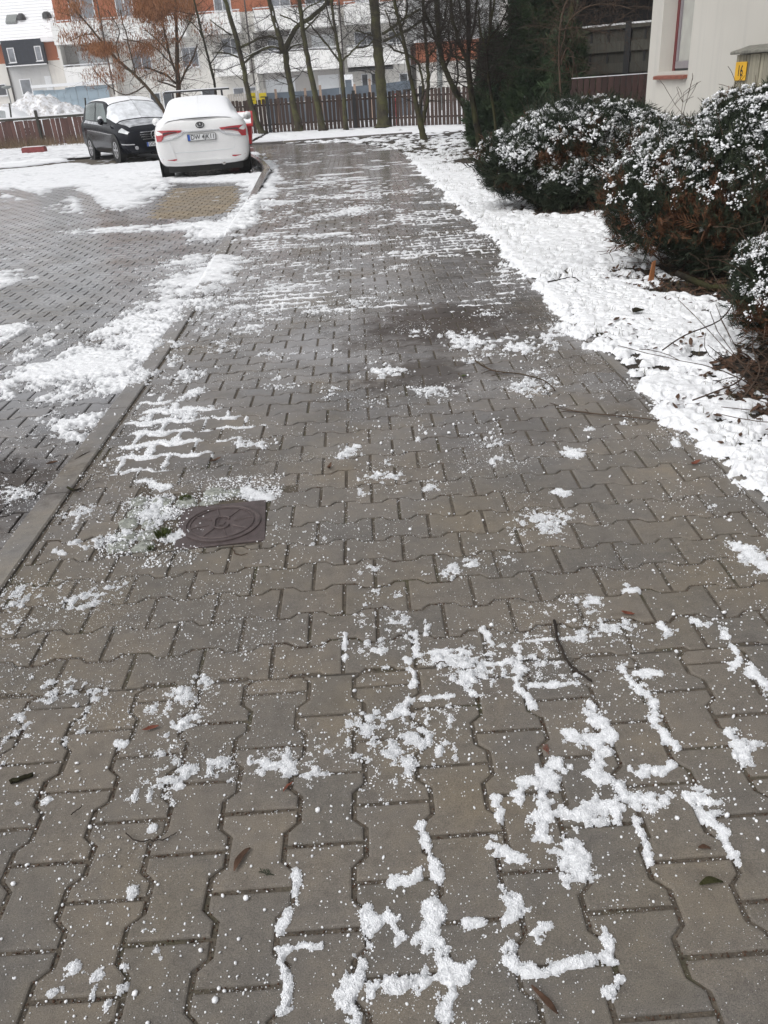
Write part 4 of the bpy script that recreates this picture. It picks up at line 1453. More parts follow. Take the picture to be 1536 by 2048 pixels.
win(town, -28.9, -28.1, zz(0.9), zz(1.5), kY - 0.09, M_GLASSD, 1, .06)
win(town, -31.6, -30.6, zz(2.3), zz(3.0), kY - 0.03, M_GLASSD, 1, .06)
MB().tube([(-30.05, kY - 0.15, 0), (-30.05, kY - 0.15, zz(4.0))], 0.07, 8).build('drain_pipe', M_PIPE, town)
MB().box(-26.3, -23.0, kY - 1.2, kY - 0.02, zz(5.2), zz(5.45)).build('porch_roof', M_SNOW2, town)

# street lamp posts
def lamp_post(x, y, h, r, label, head=True):
    t = empty('lamp_post', (x, y, 0), label=label, cat='lamp post', group='lamp posts')
    MB().tube([(0, 0, 0), (0, 0, h * 0.35), (0, 0, h)], [r, r, r * 0.7], 10).build('pole', M_LAMP, t)
    hd = MB().lathe([(0, 0), (.08, 0), (.36, .10), (.33, .17), (0, .20)], (0, 0, h), n=14)
    hd.build('lamp_head', M_LAMP, t)


q = at(31, 222, 62.0)
q2 = at(15, 178, 62.0)
lamp_post(float(q2[0]), 62.0, float(q2[2]), 0.045, 'thin lamp post with flat disc head in front of the town houses')
q2 = at(878, 100, 48.0)
lamp_post(float(q2[0]), 48.0, 6.2, 0.14, 'thick grey lamp post standing between the dark trunks behind the fence')

# blue-grey sheet-metal hoarding and the snowy heap before it
hoard = empty('sheet_metal_hoarding', (0, 0, 0), label='blue-grey sheet metal hoarding standing behind the snowy heap', cat='hoarding')
for (xa, ya), (xb, yb), Y in (((66, 182), (215, 168), 62.0), ((52, 195), (140, 185), 57.0)):
    a, b_ = at(xa, ya, Y), at(xb, yb, Y)
    n = 7
    for i in range(n):
        x0 = a[0] + (b_[0] - a[0]) * i / n; x1 = a[0] + (b_[0] - a[0]) * (i + 1) / n - 0.03
        zt = a[2] + (b_[2] - a[2]) * i / n + random.gauss(0, .03)
        s = MB().box(x0, x1, Y, Y + .06, 0, zt)
        for j in range(5):
            z_ = zt * (j + .6) / 5
            s.box(x0, x1, Y - .03, Y - .001, z_ - .04, z_ + .04)
        s.build('sheet', M_SHEET, hoard)
    if Y > 60: MB().box(a[0], b_[0], Y - .25, Y + .35, float(b_[2]) + .05, float(b_[2]) + .22).build('snow_cap', M_SNOW2, hoard)
# heap
cx, cy = -18.6, 51.0
xs = np.linspace(-6.5, 7.5, 120); ys = np.linspace(-5, 5, 80)
X, Y = np.meshgrid(xs, ys)
H = 2.15 * np.exp(-((X - 1.0) / 3.6) ** 2 - (Y / 2.6) ** 2) * (1 + 0.25 * (fbm(X * .8, Y * .8, 8, 3) - .5)) + 0.75 * (fbm(X * 1.6, Y * 1.6, 18, 4) - .5) * np.exp(-((X - 1) / 4.2) ** 2 - (Y / 3.2) ** 2) + .35 * (vn(X * 3.2, Y * 3.2, 5) - .5) - 0.25
idx = np.arange(X.size).reshape(X.shape)
F = np.stack([idx[:-1, :-1], idx[:-1, 1:], idx[1:, 1:], idx[1:, :-1]], -1).reshape(-1, 4)
npmesh('rubble_heap', np.stack([X + cx, Y + cy, H], -1), F, M_SNOWD, smooth=False, label='large heap of rubble under snow behind the left fence', cat='heap')

# garden screens behind the picket fence
scr = empty('privacy_screen', (0, 0, 0), label='blue-grey privacy screen strung between pale stakes behind the picket fence', cat='screen fence')
YS = 44.0
topl = [(533, 186), (610, 182), (680, 175), (760, 168), (822, 160)]
for (a, b_) in zip(topl[:-1], topl[1:]):
    p, q = at(*a, YS), at(*b_, YS)
    MB().add([(p[0], YS, 0), (q[0] - .04, YS, 0), (q[0] - .04, YS, q[2]), (p[0], YS, p[2]), (p[0], YS + .03, 0), (q[0] - .04, YS + .03, 0), (q[0] - .04, YS + .03, q[2]), (p[0], YS + .03, p[2])],
             [(0, 1, 2, 3), (7, 6, 5, 4), (3, 2, 6, 7), (1, 5, 6, 2), (0, 3, 7, 4)]).build('screen_panel', M_SCREEN, scr)
for px, py in ((551, 184), (610, 182), (640, 176), (709, 174), (739, 163)):
    p = at(px, py, YS - .3)
    MB().box(p[0] - .055, p[0] + .055, YS - .3, YS - .2, 0, p[2] + .12).build('stake', M_STAKE, scr)
bf = empty('board_fence', (0, 0, 0), label='low pale beige board fence left of the blue-grey screen', cat='fence')
p, q = at(455, 190, 46), at(532, 178, 46)
nb_ = 16
for i in range(nb_):
    x0 = p[0] + (q[0] - p[0]) * i / nb_
    MB().box(x0, x0 + (q[0] - p[0]) / nb_ - .025, 46, 46.03, 0, p[2] + (q[2] - p[2]) * i / nb_ + random.gauss(0, .02)).build('board', M_BOARD, bf)
x0 = at(690, 160, 60)[0]; z0 = at(690, 160, 60)[2]
shd = empty('garden_box', (0, 0, 0), label='small white garden box with snowy lid by the drain pipe', cat='box')
x1 = at(703, 160, 60)[0]
MB().box(x0, x1, 60, 60.8, 0, z0).build('body', M_SCREEN, shd)
MB().box(x0 - .12, x1 + .1, 59.9, 60.9, z0, z0 + .3).build('snow_cap', M_SNOW2, shd)
for a_ in ((x0 - .1, x0 + .0), (x1 - .0, x1 + .1)):
    MB().box(a_[0], a_[1], 59.93, 59.99, 0, z0).build('corner_post', M_PVC, shd)

# dark picket fence across the end
pf = empty('picket_fence', (0, 0, 0), label='dark brown wooden picket fence across the far end of the path', cat='fence')
FP = [(-5.6, 35.6), (-3.5, 34.9), (-1.3, 34.3), (1.0, 33.4), (3.2, 31.2), (4.6, 29.8)]
FPX_, FPY_ = [p[0] for p in FP], [p[1] for p in FP]
x = -5.6
me_p = None
i = 0
while x < 4.5:
    y = float(np.interp(x, FPX_, FPY_))
    h = 1.16 + 0.08 * vn(np.array(x * .45), np.array(3.3), 4) + random.gauss(0, .012)
    w = .112
    sh_ = MB()
    sh_.prism([(-w / 2, .03), (w / 2, .03), (w / 2, 1 - .02), (w / 2 - .02, 1), (-w / 2 + .02, 1), (-w / 2, 1 - .02)], 1, -.012, .012)
    if me_p is None:
        me_p = sh_.mesh('picket', M_PICK)
    o = bpy.data.objects.new('picket', me_p)
    o.location = (x, y - .03, 0)
    o.scale = (1, 1, float(h))
    o.rotation_euler = (random.gauss(0, .012), random.gauss(0, .022), -.1 if x < 1 else -.6)
    link(o, pf)
    x += (.150 if x < 1 else .128) + random.gauss(0, .006)
for z_ in (.3, .98):
    for a, b_ in zip(FP[:-1], FP[1:]):
        MB().tube([(a[0], a[1] + .035, z_), (b_[0], b_[1] + .035, z_)], .032, 4).build('rail', M_PICK, pf)
for a, b_ in zip(FP[:-1], FP[1:]):
    MB().tube([(a[0], a[1] + .03, 1.02), (b_[0], b_[1] + .03, 1.02)], .018, 4).build('snow_line', M_SNOW2, pf)
for x in (-3.35, -.05, 2.3):
    y = float(np.interp(x, FPX_, FPY_))
    MB().box(x - .06, x + .06, y - .09, y + .03, 0, 1.28).build('post', M_POSTD, pf)
# yellow notices on the fence
for px, w, lab in ((526, .28, 'yellow notice with dark print standing above the picket fence'), (505, .25, 'yellow notice partly hidden behind the leftmost mossy trunk')):
    c = at(px, 197, 34.9)
    t = empty('notice', (float(c[0]), 34.9, float(c[2])), label=lab, cat='sign', group='yellow notices on the fence')
    MB().box(-w / 2, w / 2, 0, .012, -.19, .19).build('plate', M_YEL, t, bevel=.004)
    for k, (bw, z_) in enumerate(((.17, .07), (.19, .035), (.12, -.06))):
        MB().box(-bw / 2, bw / 2, -.004, -.001, z_ - .009, z_ + .009).build('print', M_BLK, t)
    MB().box(-.02, .02, .014, .03, -float(c[2]), -.0).build('stake', M_PICK, t)
# red marker rod in the fence
c = at(798, 230, 31.9)
t = empty('marker_rod', (float(c[0]), 33.9, 0), label='thin red marker rod behind the dark picket fence', cat='marker')
MB().tube([(0, 0, 0), (0, 0, 1.05)], .03, 8).build('rod', M_RED, t)
MB().lathe([(0, 1.05), (.03, 1.05), (.02, 1.08), (0, 1.09)], n=8).build('cap', M_RED, t)

# low wine-brown board fence on the left, with a snow-topped rail
lf = empty('board_fence', (0, 0, 0), label='red-brown board fence with snow-topped rail along the left side of the parking', cat='fence')
xa, xb, yF = -19.0, -8.6, 38.4
x = xa
meb = None
while x < xb:
    if meb is None:
        meb = MB().box(-.085, .085, -.012, .012, .02, 1.0).mesh('board', M_BOARDR)
    o = bpy.data.objects.new('board', meb)
    o.location = (x, yF, 0)
    o.rotation_euler = (random.gauss(0, .015), random.gauss(0, .012), 0)
    o.scale = (1, 1, 1.0 + random.gauss(0, .012))
    link(o, lf)
    x += .185 + abs(random.gauss(0, .006))
MB().box(xa, xb, yF - .05, yF + .06, 1.01, 1.10).build('top_rail', M_PANEL, lf)
MB().box(xa, xb, yF - .055, yF + .05, 1.10, 1.15).build('snow_cap', M_SNOW2, lf)
for x in (-18.2, -13.35, -9.6):
    MB().box(x - .05, x + .05, yF - .12, yF - .02, 0, 1.35).build('post', M_PANEL, lf)
for x in (-15.6, -12.2):
    MB().tube([(x - .1, yF + 3, 0), (x + .12, yF + 3, 1.7)], .04, 6).build('stake', M_PANEL, lf)
# dry grass before it
nbl = 5000
r = np.random.default_rng(5)
x = r.uniform(-19, -8.4, nbl); y = yF - .15 - r.random(nbl) ** 1.5 * 1.6
keep = fbm(x * 1.3, y * .8, 9, 3) > .42
x, y = x[keep], y[keep]; n = len(x)
a = r.random(n) * 6.28; h = r.uniform(.12, .62, n) * (1 - .45 * (yF - y) / 1.8); w = r.uniform(.006, .014, n)
T = np.array([(-1, 0, 0), (1, 0, 0), (0, 1, 1)], float); F3 = np.array([(0, 1, 2)])
V, F = scatter(T, F3, np.stack([x, y, 0 * x], 1), np.stack([np.cos(a), np.sin(a), 0 * a], 1) * w[:, None], np.stack([np.cos(a * 3), np.sin(a * 3), 0 * a], 1) * (h * .5)[:, None], np.stack([0 * a, 0 * a, h], 1))
npmesh('dry_grass', V, F, M_DRY, kind='stuff', label='dry straw-coloured grass along the foot of the left fence')
c = g(70, 306)
t = empty('kerb_block', (float(c[0]), float(c[1]), 0), label='low faded red kerb block lying in the snow before the left fence', cat='kerb block')
kb = MB().prism([(-.42, 0), (.42, 0), (.42, .16), (.38, .2), (-.38, .2), (-.42, .16)], 1, -.14, .14)
kb.build('block', M_REDC, t, bevel=.02)
MB().box(-.36, .36, -.11, .11, .201, .222).build('snow_cap', M_SNOW2, t, bevel=.008)

# ------------------------------------------------------------------ cream house on the right
house = empty('cream_house', (0, 0, 0), label='cream rendered house with red-framed window at the right edge', cat='house')
XW, YC = 4.5, 14.05
WY0, WY1, WZ0, WZ1 = 12.35, 13.55, 1.32, 2.75
w = MB()
w.box(XW, XW + .35, WY1, YC, -.05, 5.6)
w.box(XW, XW + .35, 2.0, WY0, -.05, 5.6)
w.box(XW, XW + .35, WY0, WY1, -.05, WZ0)
w.box(XW, XW + .35, WY0, WY1, WZ1, 5.6)
w.box(XW + .35, XW + 8, YC - .35, YC, -.05, 5.6)
w.build('wall', M_CREAM, house)
MB().box(XW - .5, XW + 8, 1.6, YC + .5, 5.6, 5.8).build('roof', M_TILE, house)
xg = XW + .2
f = MB()
f.box(xg, xg + .07, WY1 - .085, WY1, WZ0 + .002, WZ1)
f.box(xg, xg + .07, WY0, WY0 + .085, WZ0 + .002, WZ1)
f.box(xg, xg + .07, WY0 + .085, WY1 - .085, WZ1 - .08, WZ1)
wo = f.build('window', M_REDW, house)
f = MB()
f.box(xg + .01, xg + .06, WY1 - .155, WY1 - .087, WZ0 + .13, WZ1 - .09)
f.box(xg + .01, xg + .06, WY0 + .087, WY0 + .15, WZ0 + .13, WZ1 - .09)
f.box(xg + .008, xg + .062, WY0 + .087, WY1 - .087, WZ0 + .03, WZ0 + .125)
f.build('sash', simple("sash_grey_violet", (0.23, 0.21, 0.225), .4, .1), wo)
MB().box(xg + .03, xg + .05, WY0 + .12, WY1 - .12, WZ0 + .1, WZ1 - .05).build('pane', simple("curtained_glass", (0.40, 0.40, 0.37), .15, .12, 3), wo)
MB().box(xg + .012, xg + .07, WY0 + .09, WY1 - .09, WZ0 + .003, WZ0 + .028).build('drip_bar', M_BLK, wo)
s = MB().add([(xg + .06, WY0 + .004, WZ0 + .0), (xg + .06, WY1 - .004, WZ0 + .0), (XW - .06, WY1 + .05, WZ0 - .055), (XW - .06, WY0 - .0, WZ0 - .055),
              (xg + .06, WY0 + .004, WZ0 - .03), (xg + .06, WY1 - .004, WZ0 - .03), (XW - .06, WY1 + .05, WZ0 - .10), (XW - .06, WY0 - .0, WZ0 - .10)],
             [(0, 3, 2, 1), (4, 5, 6, 7), (3, 7, 6, 2), (2, 6, 5, 1), (0, 4, 7, 3)])
s.build('window_sill', M_SILL, house, bevel=.004)
# lath-fronted meter cabinet on the house wall
cab = empty('meter_cabinet', (0, 0, 0), label='weathered lath-fronted cabinet with stone lid and yellow tag 16 on the house wall', cat='cabinet')
xf = XW - .16
cy0, cy1, cz0, cz1 = 8.3, 10.42, .35, 1.46
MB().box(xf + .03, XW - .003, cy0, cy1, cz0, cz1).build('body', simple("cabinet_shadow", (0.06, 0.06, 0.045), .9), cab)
n = 24
for i in range(n):
    y0 = cy0 + (cy1 - cy0) * i / n
    MB().box(xf + random.gauss(0, .003), xf + .028, y0 + .006, y0 + (cy1 - cy0) / n - .006, cz0, cz1 - .005).build('lath', M_LATH, cab)
MB().prism([(xf - .06, cz1 + .03), (XW - .002, cz1 + .085), (XW - .002, cz1 + .002), (xf - .06, cz1 + .002)], 1, cy0 - .05, cy1 + .06).build('lid', simple("lid_stone", (0.17, 0.165, 0.14), .9, .4, 12, bmp=.5), cab, bevel=.008)
MB().box(xf - .018, xf - .006, 10.10, 10.38, 1.20, 1.385).build('number_tag', M_YELO, cab, bevel=.004)
text('tag_number', '16', .15, M_BLK, cab, (xf - .0185, 10.24, 1.292), (math.radians(90), 0, math.radians(-90)), .001, sx=1.0, bold=.002)

# fences between the house and the evergreens
wp = empty('picket_gate', (0, 0, 0), label='wine-brown vertical board fence between the evergreens and the cream house', cat='fence')
YG = 15.6
x = 3.75
mep = MB().box(-.042, .042, -.012, .012, .05, 1.29).mesh('board', M_PICKR)
while x < 5.9:
    o = bpy.data.objects.new('board', mep)
    o.location = (x, YG + .0 * x, random.gauss(0, .004))
    link(o, wp)
    x += .104
MB().box(3.7, 5.95, YG + .02, YG + .06, 1.05, 1.13).build('rail', M_PICKR, wp)
MB().box(3.7, 5.95, YG + .02, YG + .06, .25, .33).build('rail', M_PICKR, wp)
MB().box(3.7, 5.95, YG - .012, YG + .02, 1.294, 1.306).build('snow_line', M_SNOW2, wp)
wf = empty('woven_panel_fence', (0, 0, 0), label='tall dark woven wooden panel fence with snow on its top rail', cat='fence')
pa, pb = (4.0, 18.3), (6.4, 16.75)
L = math.hypot(pb[0] - pa[0], pb[1] - pa[1])
rz = math.atan2(pb[1] - pa[1], pb[0] - pa[0])
wf.location = (pa[0], pa[1], 0)
wf.rotation_euler = (0, 0, rz)
zt = 2.12
bays = [(0, L * .5), (L * .5, L * .72), (L * .72, L)]
for j in range(11):
    z0 = zt - .08 - .18 * (j + 1)
    for a_, b_ in bays:
        if j % 2:
            MB().box(a_ + .06, b_ - .06, -.032, -.012, z0 + .004, z0 + .176).build('slat', M_PANEL, wf)
        else:
            n_s = max(2, int((b_ - a_) / .3))
            for s in range(n_s):
                x0, x1 = a_ + .06 + (b_ - a_ - .12) * s / n_s, a_ + .06 + (b_ - a_ - .12) * (s + 1) / n_s
                MB().box(x0 + .006, x1 - .006, .012, .026, z0 - .004, z0 + .184).build('slat', M_PANEL, wf)
for a_, b_ in bays:
    n_s = max(2, int((b_ - a_) / .3))
    for s in range(1, n_s):
        x0 = a_ + .06 + (b_ - a_ - .12) * s / n_s
        MB().box(x0 - .018, x0 + .018, -.010, .010, .05, zt - .07).build('batten', M_POSTD, wf)
for t_ in (0, L * .5, L * .72, L):
    MB().box(t_ - .055, t_ + .055, -.06, .055, 0, zt + .05).build('post', M_POSTD, wf)
MB().box(0, L, -.045, .045, zt - .06, zt).build('top_rail', M_PANEL, wf)
MB().box(0, L, -.045, .04, zt + .002, zt + .03).build('snow_cap', M_SNOW2, wf)
# dark shed behind it
shed = empty('dark_shed', (0, 0, 0), label='dark timber shed with snowy roof edge behind the woven fence', cat='shed')
o = MB().box(4.4, 9.5, 19.6, 23, 0, 2.75).build('wall', M_POSTD, shed)
for i in range(20):
    MB().box(4.4 + .255 * i, 4.4 + .255 * i + .24, 19.56, 19.598, 0, 2.74).build('plank', M_POSTD, shed)
MB().box(4.2, 9.8, 19.2, 23.4, 2.75, 2.86).build('roof', M_DGREY, shed)
MB().box(4.2, 9.8, 19.2, 23.4, 2.862, 2.94).build('snow_cap', M_SNOW2, shed)
# ------------------------------------------------------------------ trees
def px_poly(pts, Y, seed=0, wob=0.0):
    """trunk or limb surveyed in the photograph: (x, y, width) -> points and radii in an upright slab at distance Y"""
    r = random.Random(seed)
    P, R_ = [], []
    dy = 0.0
    for i, (x, y, w) in enumerate(pts):
        p = at(x, y, Y + dy)
        P.append(Vector(p))
        R_.append(w / 2 / ppm(Y, 1.5))
        if i: dy += r.gauss(0, wob)
    return P, R_


def smooth_path(P, R_, k=4, jit=0.0, r=random):
    Q, S = [], []
    n = len(P)
    for i in range(n - 1):
        p0, p1, p2, p3 = P[max(i - 1, 0)], P[i], P[i + 1], P[min(i + 2, n - 1)]
        for j in range(k):
            t = j / k
            q = 0.5 * ((2 * p1) + (p2 - p0) * t + (2 * p0 - 5 * p1 + 4 * p2 - p3) * t * t + (3 * p1 - p0 - 3 * p2 + p3) * t ** 3)
            Q.append(q + Vector((r.gauss(0, jit), r.gauss(0, jit), 0)))
            S.append(R_[i] + (R_[i + 1] - R_[i]) * t)
    Q.append(P[-1]); S.append(R_[-1])
    return Q, S


def grow(S, p, d, ln, r, depth, rnd, droop=0.0, spread=0.8, kids=(2, 4)):
    """twigs: adds bars to S"""
    n = 4
    q = Vector(p)
    d = Vector(d).normalized()
    pts = [(q.copy(), r)]
    for i in range(n):
        d = (d + Vector((rnd.gauss(0, .13), rnd.gauss(0, .13), rnd.gauss(0, .10) - droop))).normalized()
        q2 = q + d * (ln / n)
        r2 = r * (1 - 0.62 * (i + 1) / n)
        S.append((*q, *q2, max(r * (1 - 0.62 * i / n), .0022), max(r2, .0018)))
        q = q2
        pts.append((q.copy(), r2))
    if depth > 0:
        for k in range(rnd.randint(*kids)):
            i = rnd.randint(1, n)
            a = Vector((rnd.gauss(0, 1), rnd.gauss(0, 1), rnd.gauss(0.15, .7))).normalized()
            nd = (d * (1 - spread * .5) + a * spread).normalized()
            grow(S, pts[i][0], nd, ln * rnd.uniform(.45, .75), max(pts[i][1] * .7, .002), depth - 1, rnd, droop, spread, kids)


def tree(label, trunk, limbs, Y, mat, n_twig=40, twig_len=(.5, 1.3), seed=1, group=None, twig_mat=None, flare=1.35, name='bare_tree', droop=0.0, top=None, depth=2, snow=False, base=None, twz=(1.2, 9), kids=(2, 4), tr=1.0, wk=.72):
    rnd = random.Random(seed)
    trunk = [(x, y, w * wk) for x, y, w in trunk]
    limbs = [[(x, y, w * (.5 + .5 * wk)) for x, y, w in l] for l in limbs]
    P, R_ = px_poly(trunk, Y, seed)
    if base is not None:
        P.insert(0, Vector(base)); R_.insert(0, R_[0] * 1.15)
    P[0].z = -0.03
    o = empty(name, (P[0].x, P[0].y, 0), label=label, cat='tree', group=group)
    off = Vector((P[0].x, P[0].y, 0))
    # continue above the picture
    if top:
        d = (P[-1] - P[-2]).normalized()
        for k in range(3):
            P.append(P[-1] + (d + Vector((rnd.gauss(0, .08), rnd.gauss(0, .08), .15))) * top / 3)
            R_.append(R_[-1] * .62)
    Q, S_ = smooth_path(P, R_, 5, R_[0] * .06, rnd)
    S_ = [s * (1 + rnd.gauss(0, .04)) for s in S_]
    S_[0] *= flare * 1.1; S_[1] *= 1 + (flare - 1) * .5; S_[2] *= 1 + (flare - 1) * .2
    MB().tube([q - off for q in Q], S_, 9).build('trunk', mat, o, smooth=True)
    starts = [(q, s) for q, s in zip(Q, S_) if q.z > twz[0]]
    for li, lp in enumerate(limbs):
        lP, lR = px_poly(lp, Y, seed * 31 + li, .10)
        if lp[-1][1] < 5:
            d = (lP[-1] - lP[-2]).normalized()
            for k in range(3):
                lP.append(lP[-1] + (d + Vector((rnd.gauss(0, .15), rnd.gauss(0, .15), .1))) * .5); lR.append(lR[-1] * .6)
        lQ, lS = smooth_path(lP, lR, 4, .012, rnd)
        l = MB().tube([q - off for q in lQ], lS, 7).build('limb', mat, o, smooth=True)
        if snow:
            k = [(q, s) for q, s in zip(lQ, lS)]
            MB().tube([q - off + Vector((0, -.2 * s, s * .8)) for q, s in k], [s * .55 for q, s in k], 6).build('snow_line', M_SNOW2, l, smooth=True)
        starts += [(q, s) for q, s in zip(lQ, lS)][2:] * 2
    S = []
    for k in range(n_twig):
        q, s = rnd.choice(starts)
        a = Vector((rnd.gauss(0, 1), rnd.gauss(0, .8), rnd.gauss(.35, .45)))
        grow(S, q - off, a, rnd.uniform(*twig_len), min(max(s * .3, .004), .018) * tr, depth, rnd, droop, kids=kids)
    if S:
        V, F = twig_mesh(S)
        npmesh('twigs', V, F, twig_mat or M_TWIG, o, kind='stuff')
    return o


ends = 'bare trees by the picket fence'
tree('mossy leaning tree just right of the parked white car', [(527, 270, 19), (514, 244, 15), (499, 197, 14), (488, 140, 13), (471, 70, 13), (453, 8, 11), (440, -40, 9)],
     [[(479, 96, 6), (500, 86, 5), (524, 75, 5), (545, 74, 4), (557, 80, 4)], [(486, 128, 5), (510, 108, 4), (540, 94, 4), (562, 97, 3)], [(478, 115, 4), (450, 106, 3), (424, 106, 2)], [(462, 70, 4), (440, 55, 3), (420, 40, 2)]], 34.6, M_BARK, 60, seed=2, top=4, depth=3)
tree('knobby forked tree with snow in its fork before the picket fence', [(598, 268, 27), (595, 242, 24), (586, 200, 18), (577, 150, 16), (570, 100, 17)],
     [[(566, 105, 14), (557, 70, 12), (545, 25, 11), (535, -10, 10), (527, -50, 8)], [(568, 104, 15), (580, 75, 12), (597, 50, 11), (620, 36, 11), (650, 10, 10), (688, -25, 8)], [(563, 100, 5), (545, 93, 4), (525, 98, 4), (500, 110, 3), (484, 118, 3)], [(575, 102, 5), (586, 92, 4), (606, 87, 3)]], 34.6, M_BARK, 60, seed=3, snow=True, depth=3)
tree('straight mossy tree second right of the knobby forked tree', [(646, 265, 23), (636, 215, 17), (622, 150, 15), (610, 90, 13), (603, 40, 12), (597, -10, 11), (590, -50, 9)],
     [[(606, 62, 5), (622, 48, 4), (640, 25, 3), (655, 0, 3)], [(603, 52, 4), (580, 38, 3), (560, 30, 3)], [(600, 30, 4), (615, 15, 3), (640, 3, 3)]], 33.6, M_BARK, 50, seed=4, top=4, depth=3)
tree('slim mossy tree with a low V fork left of the thickest trunk', [(692, 264, 13), (688, 200, 11), (681, 125, 10), (675, 90, 8), (667, 40, 7), (660, -20, 6)],
     [[(680, 124, 5), (655, 92, 4), (628, 58, 3.5), (609, 38, 3)], [(684, 122, 4), (703, 104, 4), (722, 84, 3), (742, 66, 2.5)], [(672, 70, 4), (660, 40, 3), (650, 0, 3)]], 33.0, M_BARK, 45, wk=0.8, seed=5, top=3, depth=3)
tree('thickest furrowed trunk with a snowy flared foot at the fence', [(769, 262, 34), (765, 225, 28), (762, 180, 25), (757, 110, 23), (752, 60, 22), (748, 0, 22), (745, -50, 20)],
     [[(765, 68, 6), (785, 55, 6), (812, 35, 6), (840, 18, 5)], [(768, 82, 6), (790, 72, 5), (815, 60, 5), (845, 40, 4)], [(746, 72, 4), (730, 67, 3), (712, 60, 3)], [(750, 75, 4), (735, 92, 3), (712, 96, 3)]], 32.9, M_BARK, 50, wk=0.86, seed=6, top=4, flare=1.5, depth=3)
tree('dark tree splitting low into several stems on the lawn', [(848, 284, 17), (843, 255, 15), (836, 225, 14), (828, 185, 9), (820, 150, 9), (811, 100, 8), (800, 50, 8), (790, 10, 7), (782, -30, 6)],
     [[(846, 245, 9), (853, 200, 8), (857, 160, 8), (853, 110, 7), (850, 60, 7), (845, 0, 6), (842, -40, 5)], [(838, 225, 7), (846, 175, 5), (838, 130, 5), (817, 110, 4), (790, 100, 4), (778, 88, 3)], [(812, 105, 4), (800, 80, 3), (785, 60, 3), (770, 20, 3)], [(853, 120, 4), (868, 100, 4), (880, 92, 3)], [(800, 60, 4), (812, 30, 4), (815, -10, 3)]], 24.4, M_BARK, 110, (.4, 1.1), wk=0.86, seed=7, twig_mat=M_TWIG, top=2, depth=3)
tree('nearly black leaning tree beside the evergreen column', [(942, 278, 15), (930, 215, 14), (915, 190, 13), (895, 150, 12), (882, 110, 11), (877, 60, 12), (874, 10, 12), (872, -40, 10)],
     [[(882, 108, 7), (870, 72, 6), (856, 40, 6), (845, 0, 5)], [(892, 140, 6), (902, 100, 5), (896, 60, 4), (905, 20, 4), (910, -10, 3)], [(878, 70, 5), (890, 40, 4), (895, 0, 4)], [(912, 180, 5), (915, 140, 4), (912, 90, 4), (922, 40, 3)]], 23.0, M_BARKD, 150, (.4, 1.2), wk=0.88, seed=8, twig_mat=M_TWIG, top=2, depth=3)
tree('tall dark forked trunk rising behind the first juniper', [(962, 300, 21), (956, 260, 17), (945, 200, 14), (938, 150, 14), (936, 120, 13), (938, 60, 12), (935, 0, 12), (930, -40, 10)],
     [[(938, 130, 9), (922, 92, 8), (908, 50, 7), (900, 0, 6), (896, -30, 5)], [(938, 90, 6), (948, 50, 5), (955, 0, 5)], [(934, 122, 6), (915, 115, 4), (896, 112, 3)], [(940, 70, 5), (925, 40, 4), (918, 0, 4)]], 18.6, M_BARKD, 150, (.4, 1.1), wk=0.8, seed=9, twig_mat=M_TWIG, top=2, depth=3)
tree('thin crooked stem with a snowy stub before the dark evergreens', [(996, 300, 9), (988, 225, 8), (977, 160, 8), (974, 110, 7), (980, 60, 6), (986, 20, 6), (992, -20, 5)],
     [[(976, 145, 5), (972, 100, 4), (962, 60, 4), (958, 20, 3)], [(985, 170, 4), (1000, 160, 4), (1014, 150, 3)], [(980, 80, 4), (1000, 50, 3), (1015, 10, 3)]], 17.6, M_BARKD, 110, (.3, .9), seed=10, twig_mat=M_TWIG, top=1.5, depth=3)
# tangle hanging over the woven fence
tree('tangled bare climber over the woven fence', [(1130, 300, 4), (1122, 200, 4), (1118, 120, 3.5), (1120, 60, 3.5), (1130, 10, 4), (1150, -20, 3)],
     [[(1118, 110, 3), (1140, 40, 3), (1180, 12, 3), (1230, 10, 2), (1270, 20, 2)], [(1120, 130, 3), (1135, 95, 3), (1150, 130, 2), (1165, 200, 2)], [(1120, 60, 3), (1150, 55, 2), (1200, 60, 2), (1250, 30, 2)]], 15.9, M_TWIGB, 90, (.3, .9), wk=1, seed=11, twig_mat=M_TWIGB, droop=.08, depth=2)
# thin trees at the parking edge, behind the cars
tree('thin bare tree rising behind the roof bar of the white car', [(434, 230, 6), (430, 175, 5), (424, 145, 5), (415, 110, 4.5), (405, 70, 4), (395, 30, 4), (386, -10, 3)],
     [[(420, 130, 2.5), (440, 100, 2), (455, 85, 2)], [(405, 75, 2.5), (390, 50, 2), (370, 40, 2)]], 37.5, M_BARKD, 40, wk=1, seed=12, base=(float(at(434, 230, 37.5)[0]) + .05, 37.5, 0), depth=2)
t_lean = tree('leaning bare branchy sapling behind the black car', [(331, 228, 7), (305, 188, 6), (270, 150, 5.5), (235, 120, 5), (213, 95, 4.5), (172, 45, 3.5), (140, 8, 3), (120, -20, 2)],
              [[(240, 124, 3), (232, 90, 2.5), (238, 60, 2), (215, 20, 2)], [(215, 98, 3), (190, 95, 2), (160, 90, 2)], [(270, 150, 3), (262, 110, 2.5), (250, 60, 2.5), (240, 20, 2)], [(290, 172, 3), (250, 190, 2), (210, 165, 2), (185, 135, 2)], [(190, 68, 2.5), (165, 70, 2), (140, 82, 1.5)]], 38.0, M_BARKR, 70, (.6, 1.5), wk=1, seed=13, twig_mat=M_TWIGB, base=(float(at(345, 250, 38)[0]), 38.0, 0), depth=2)


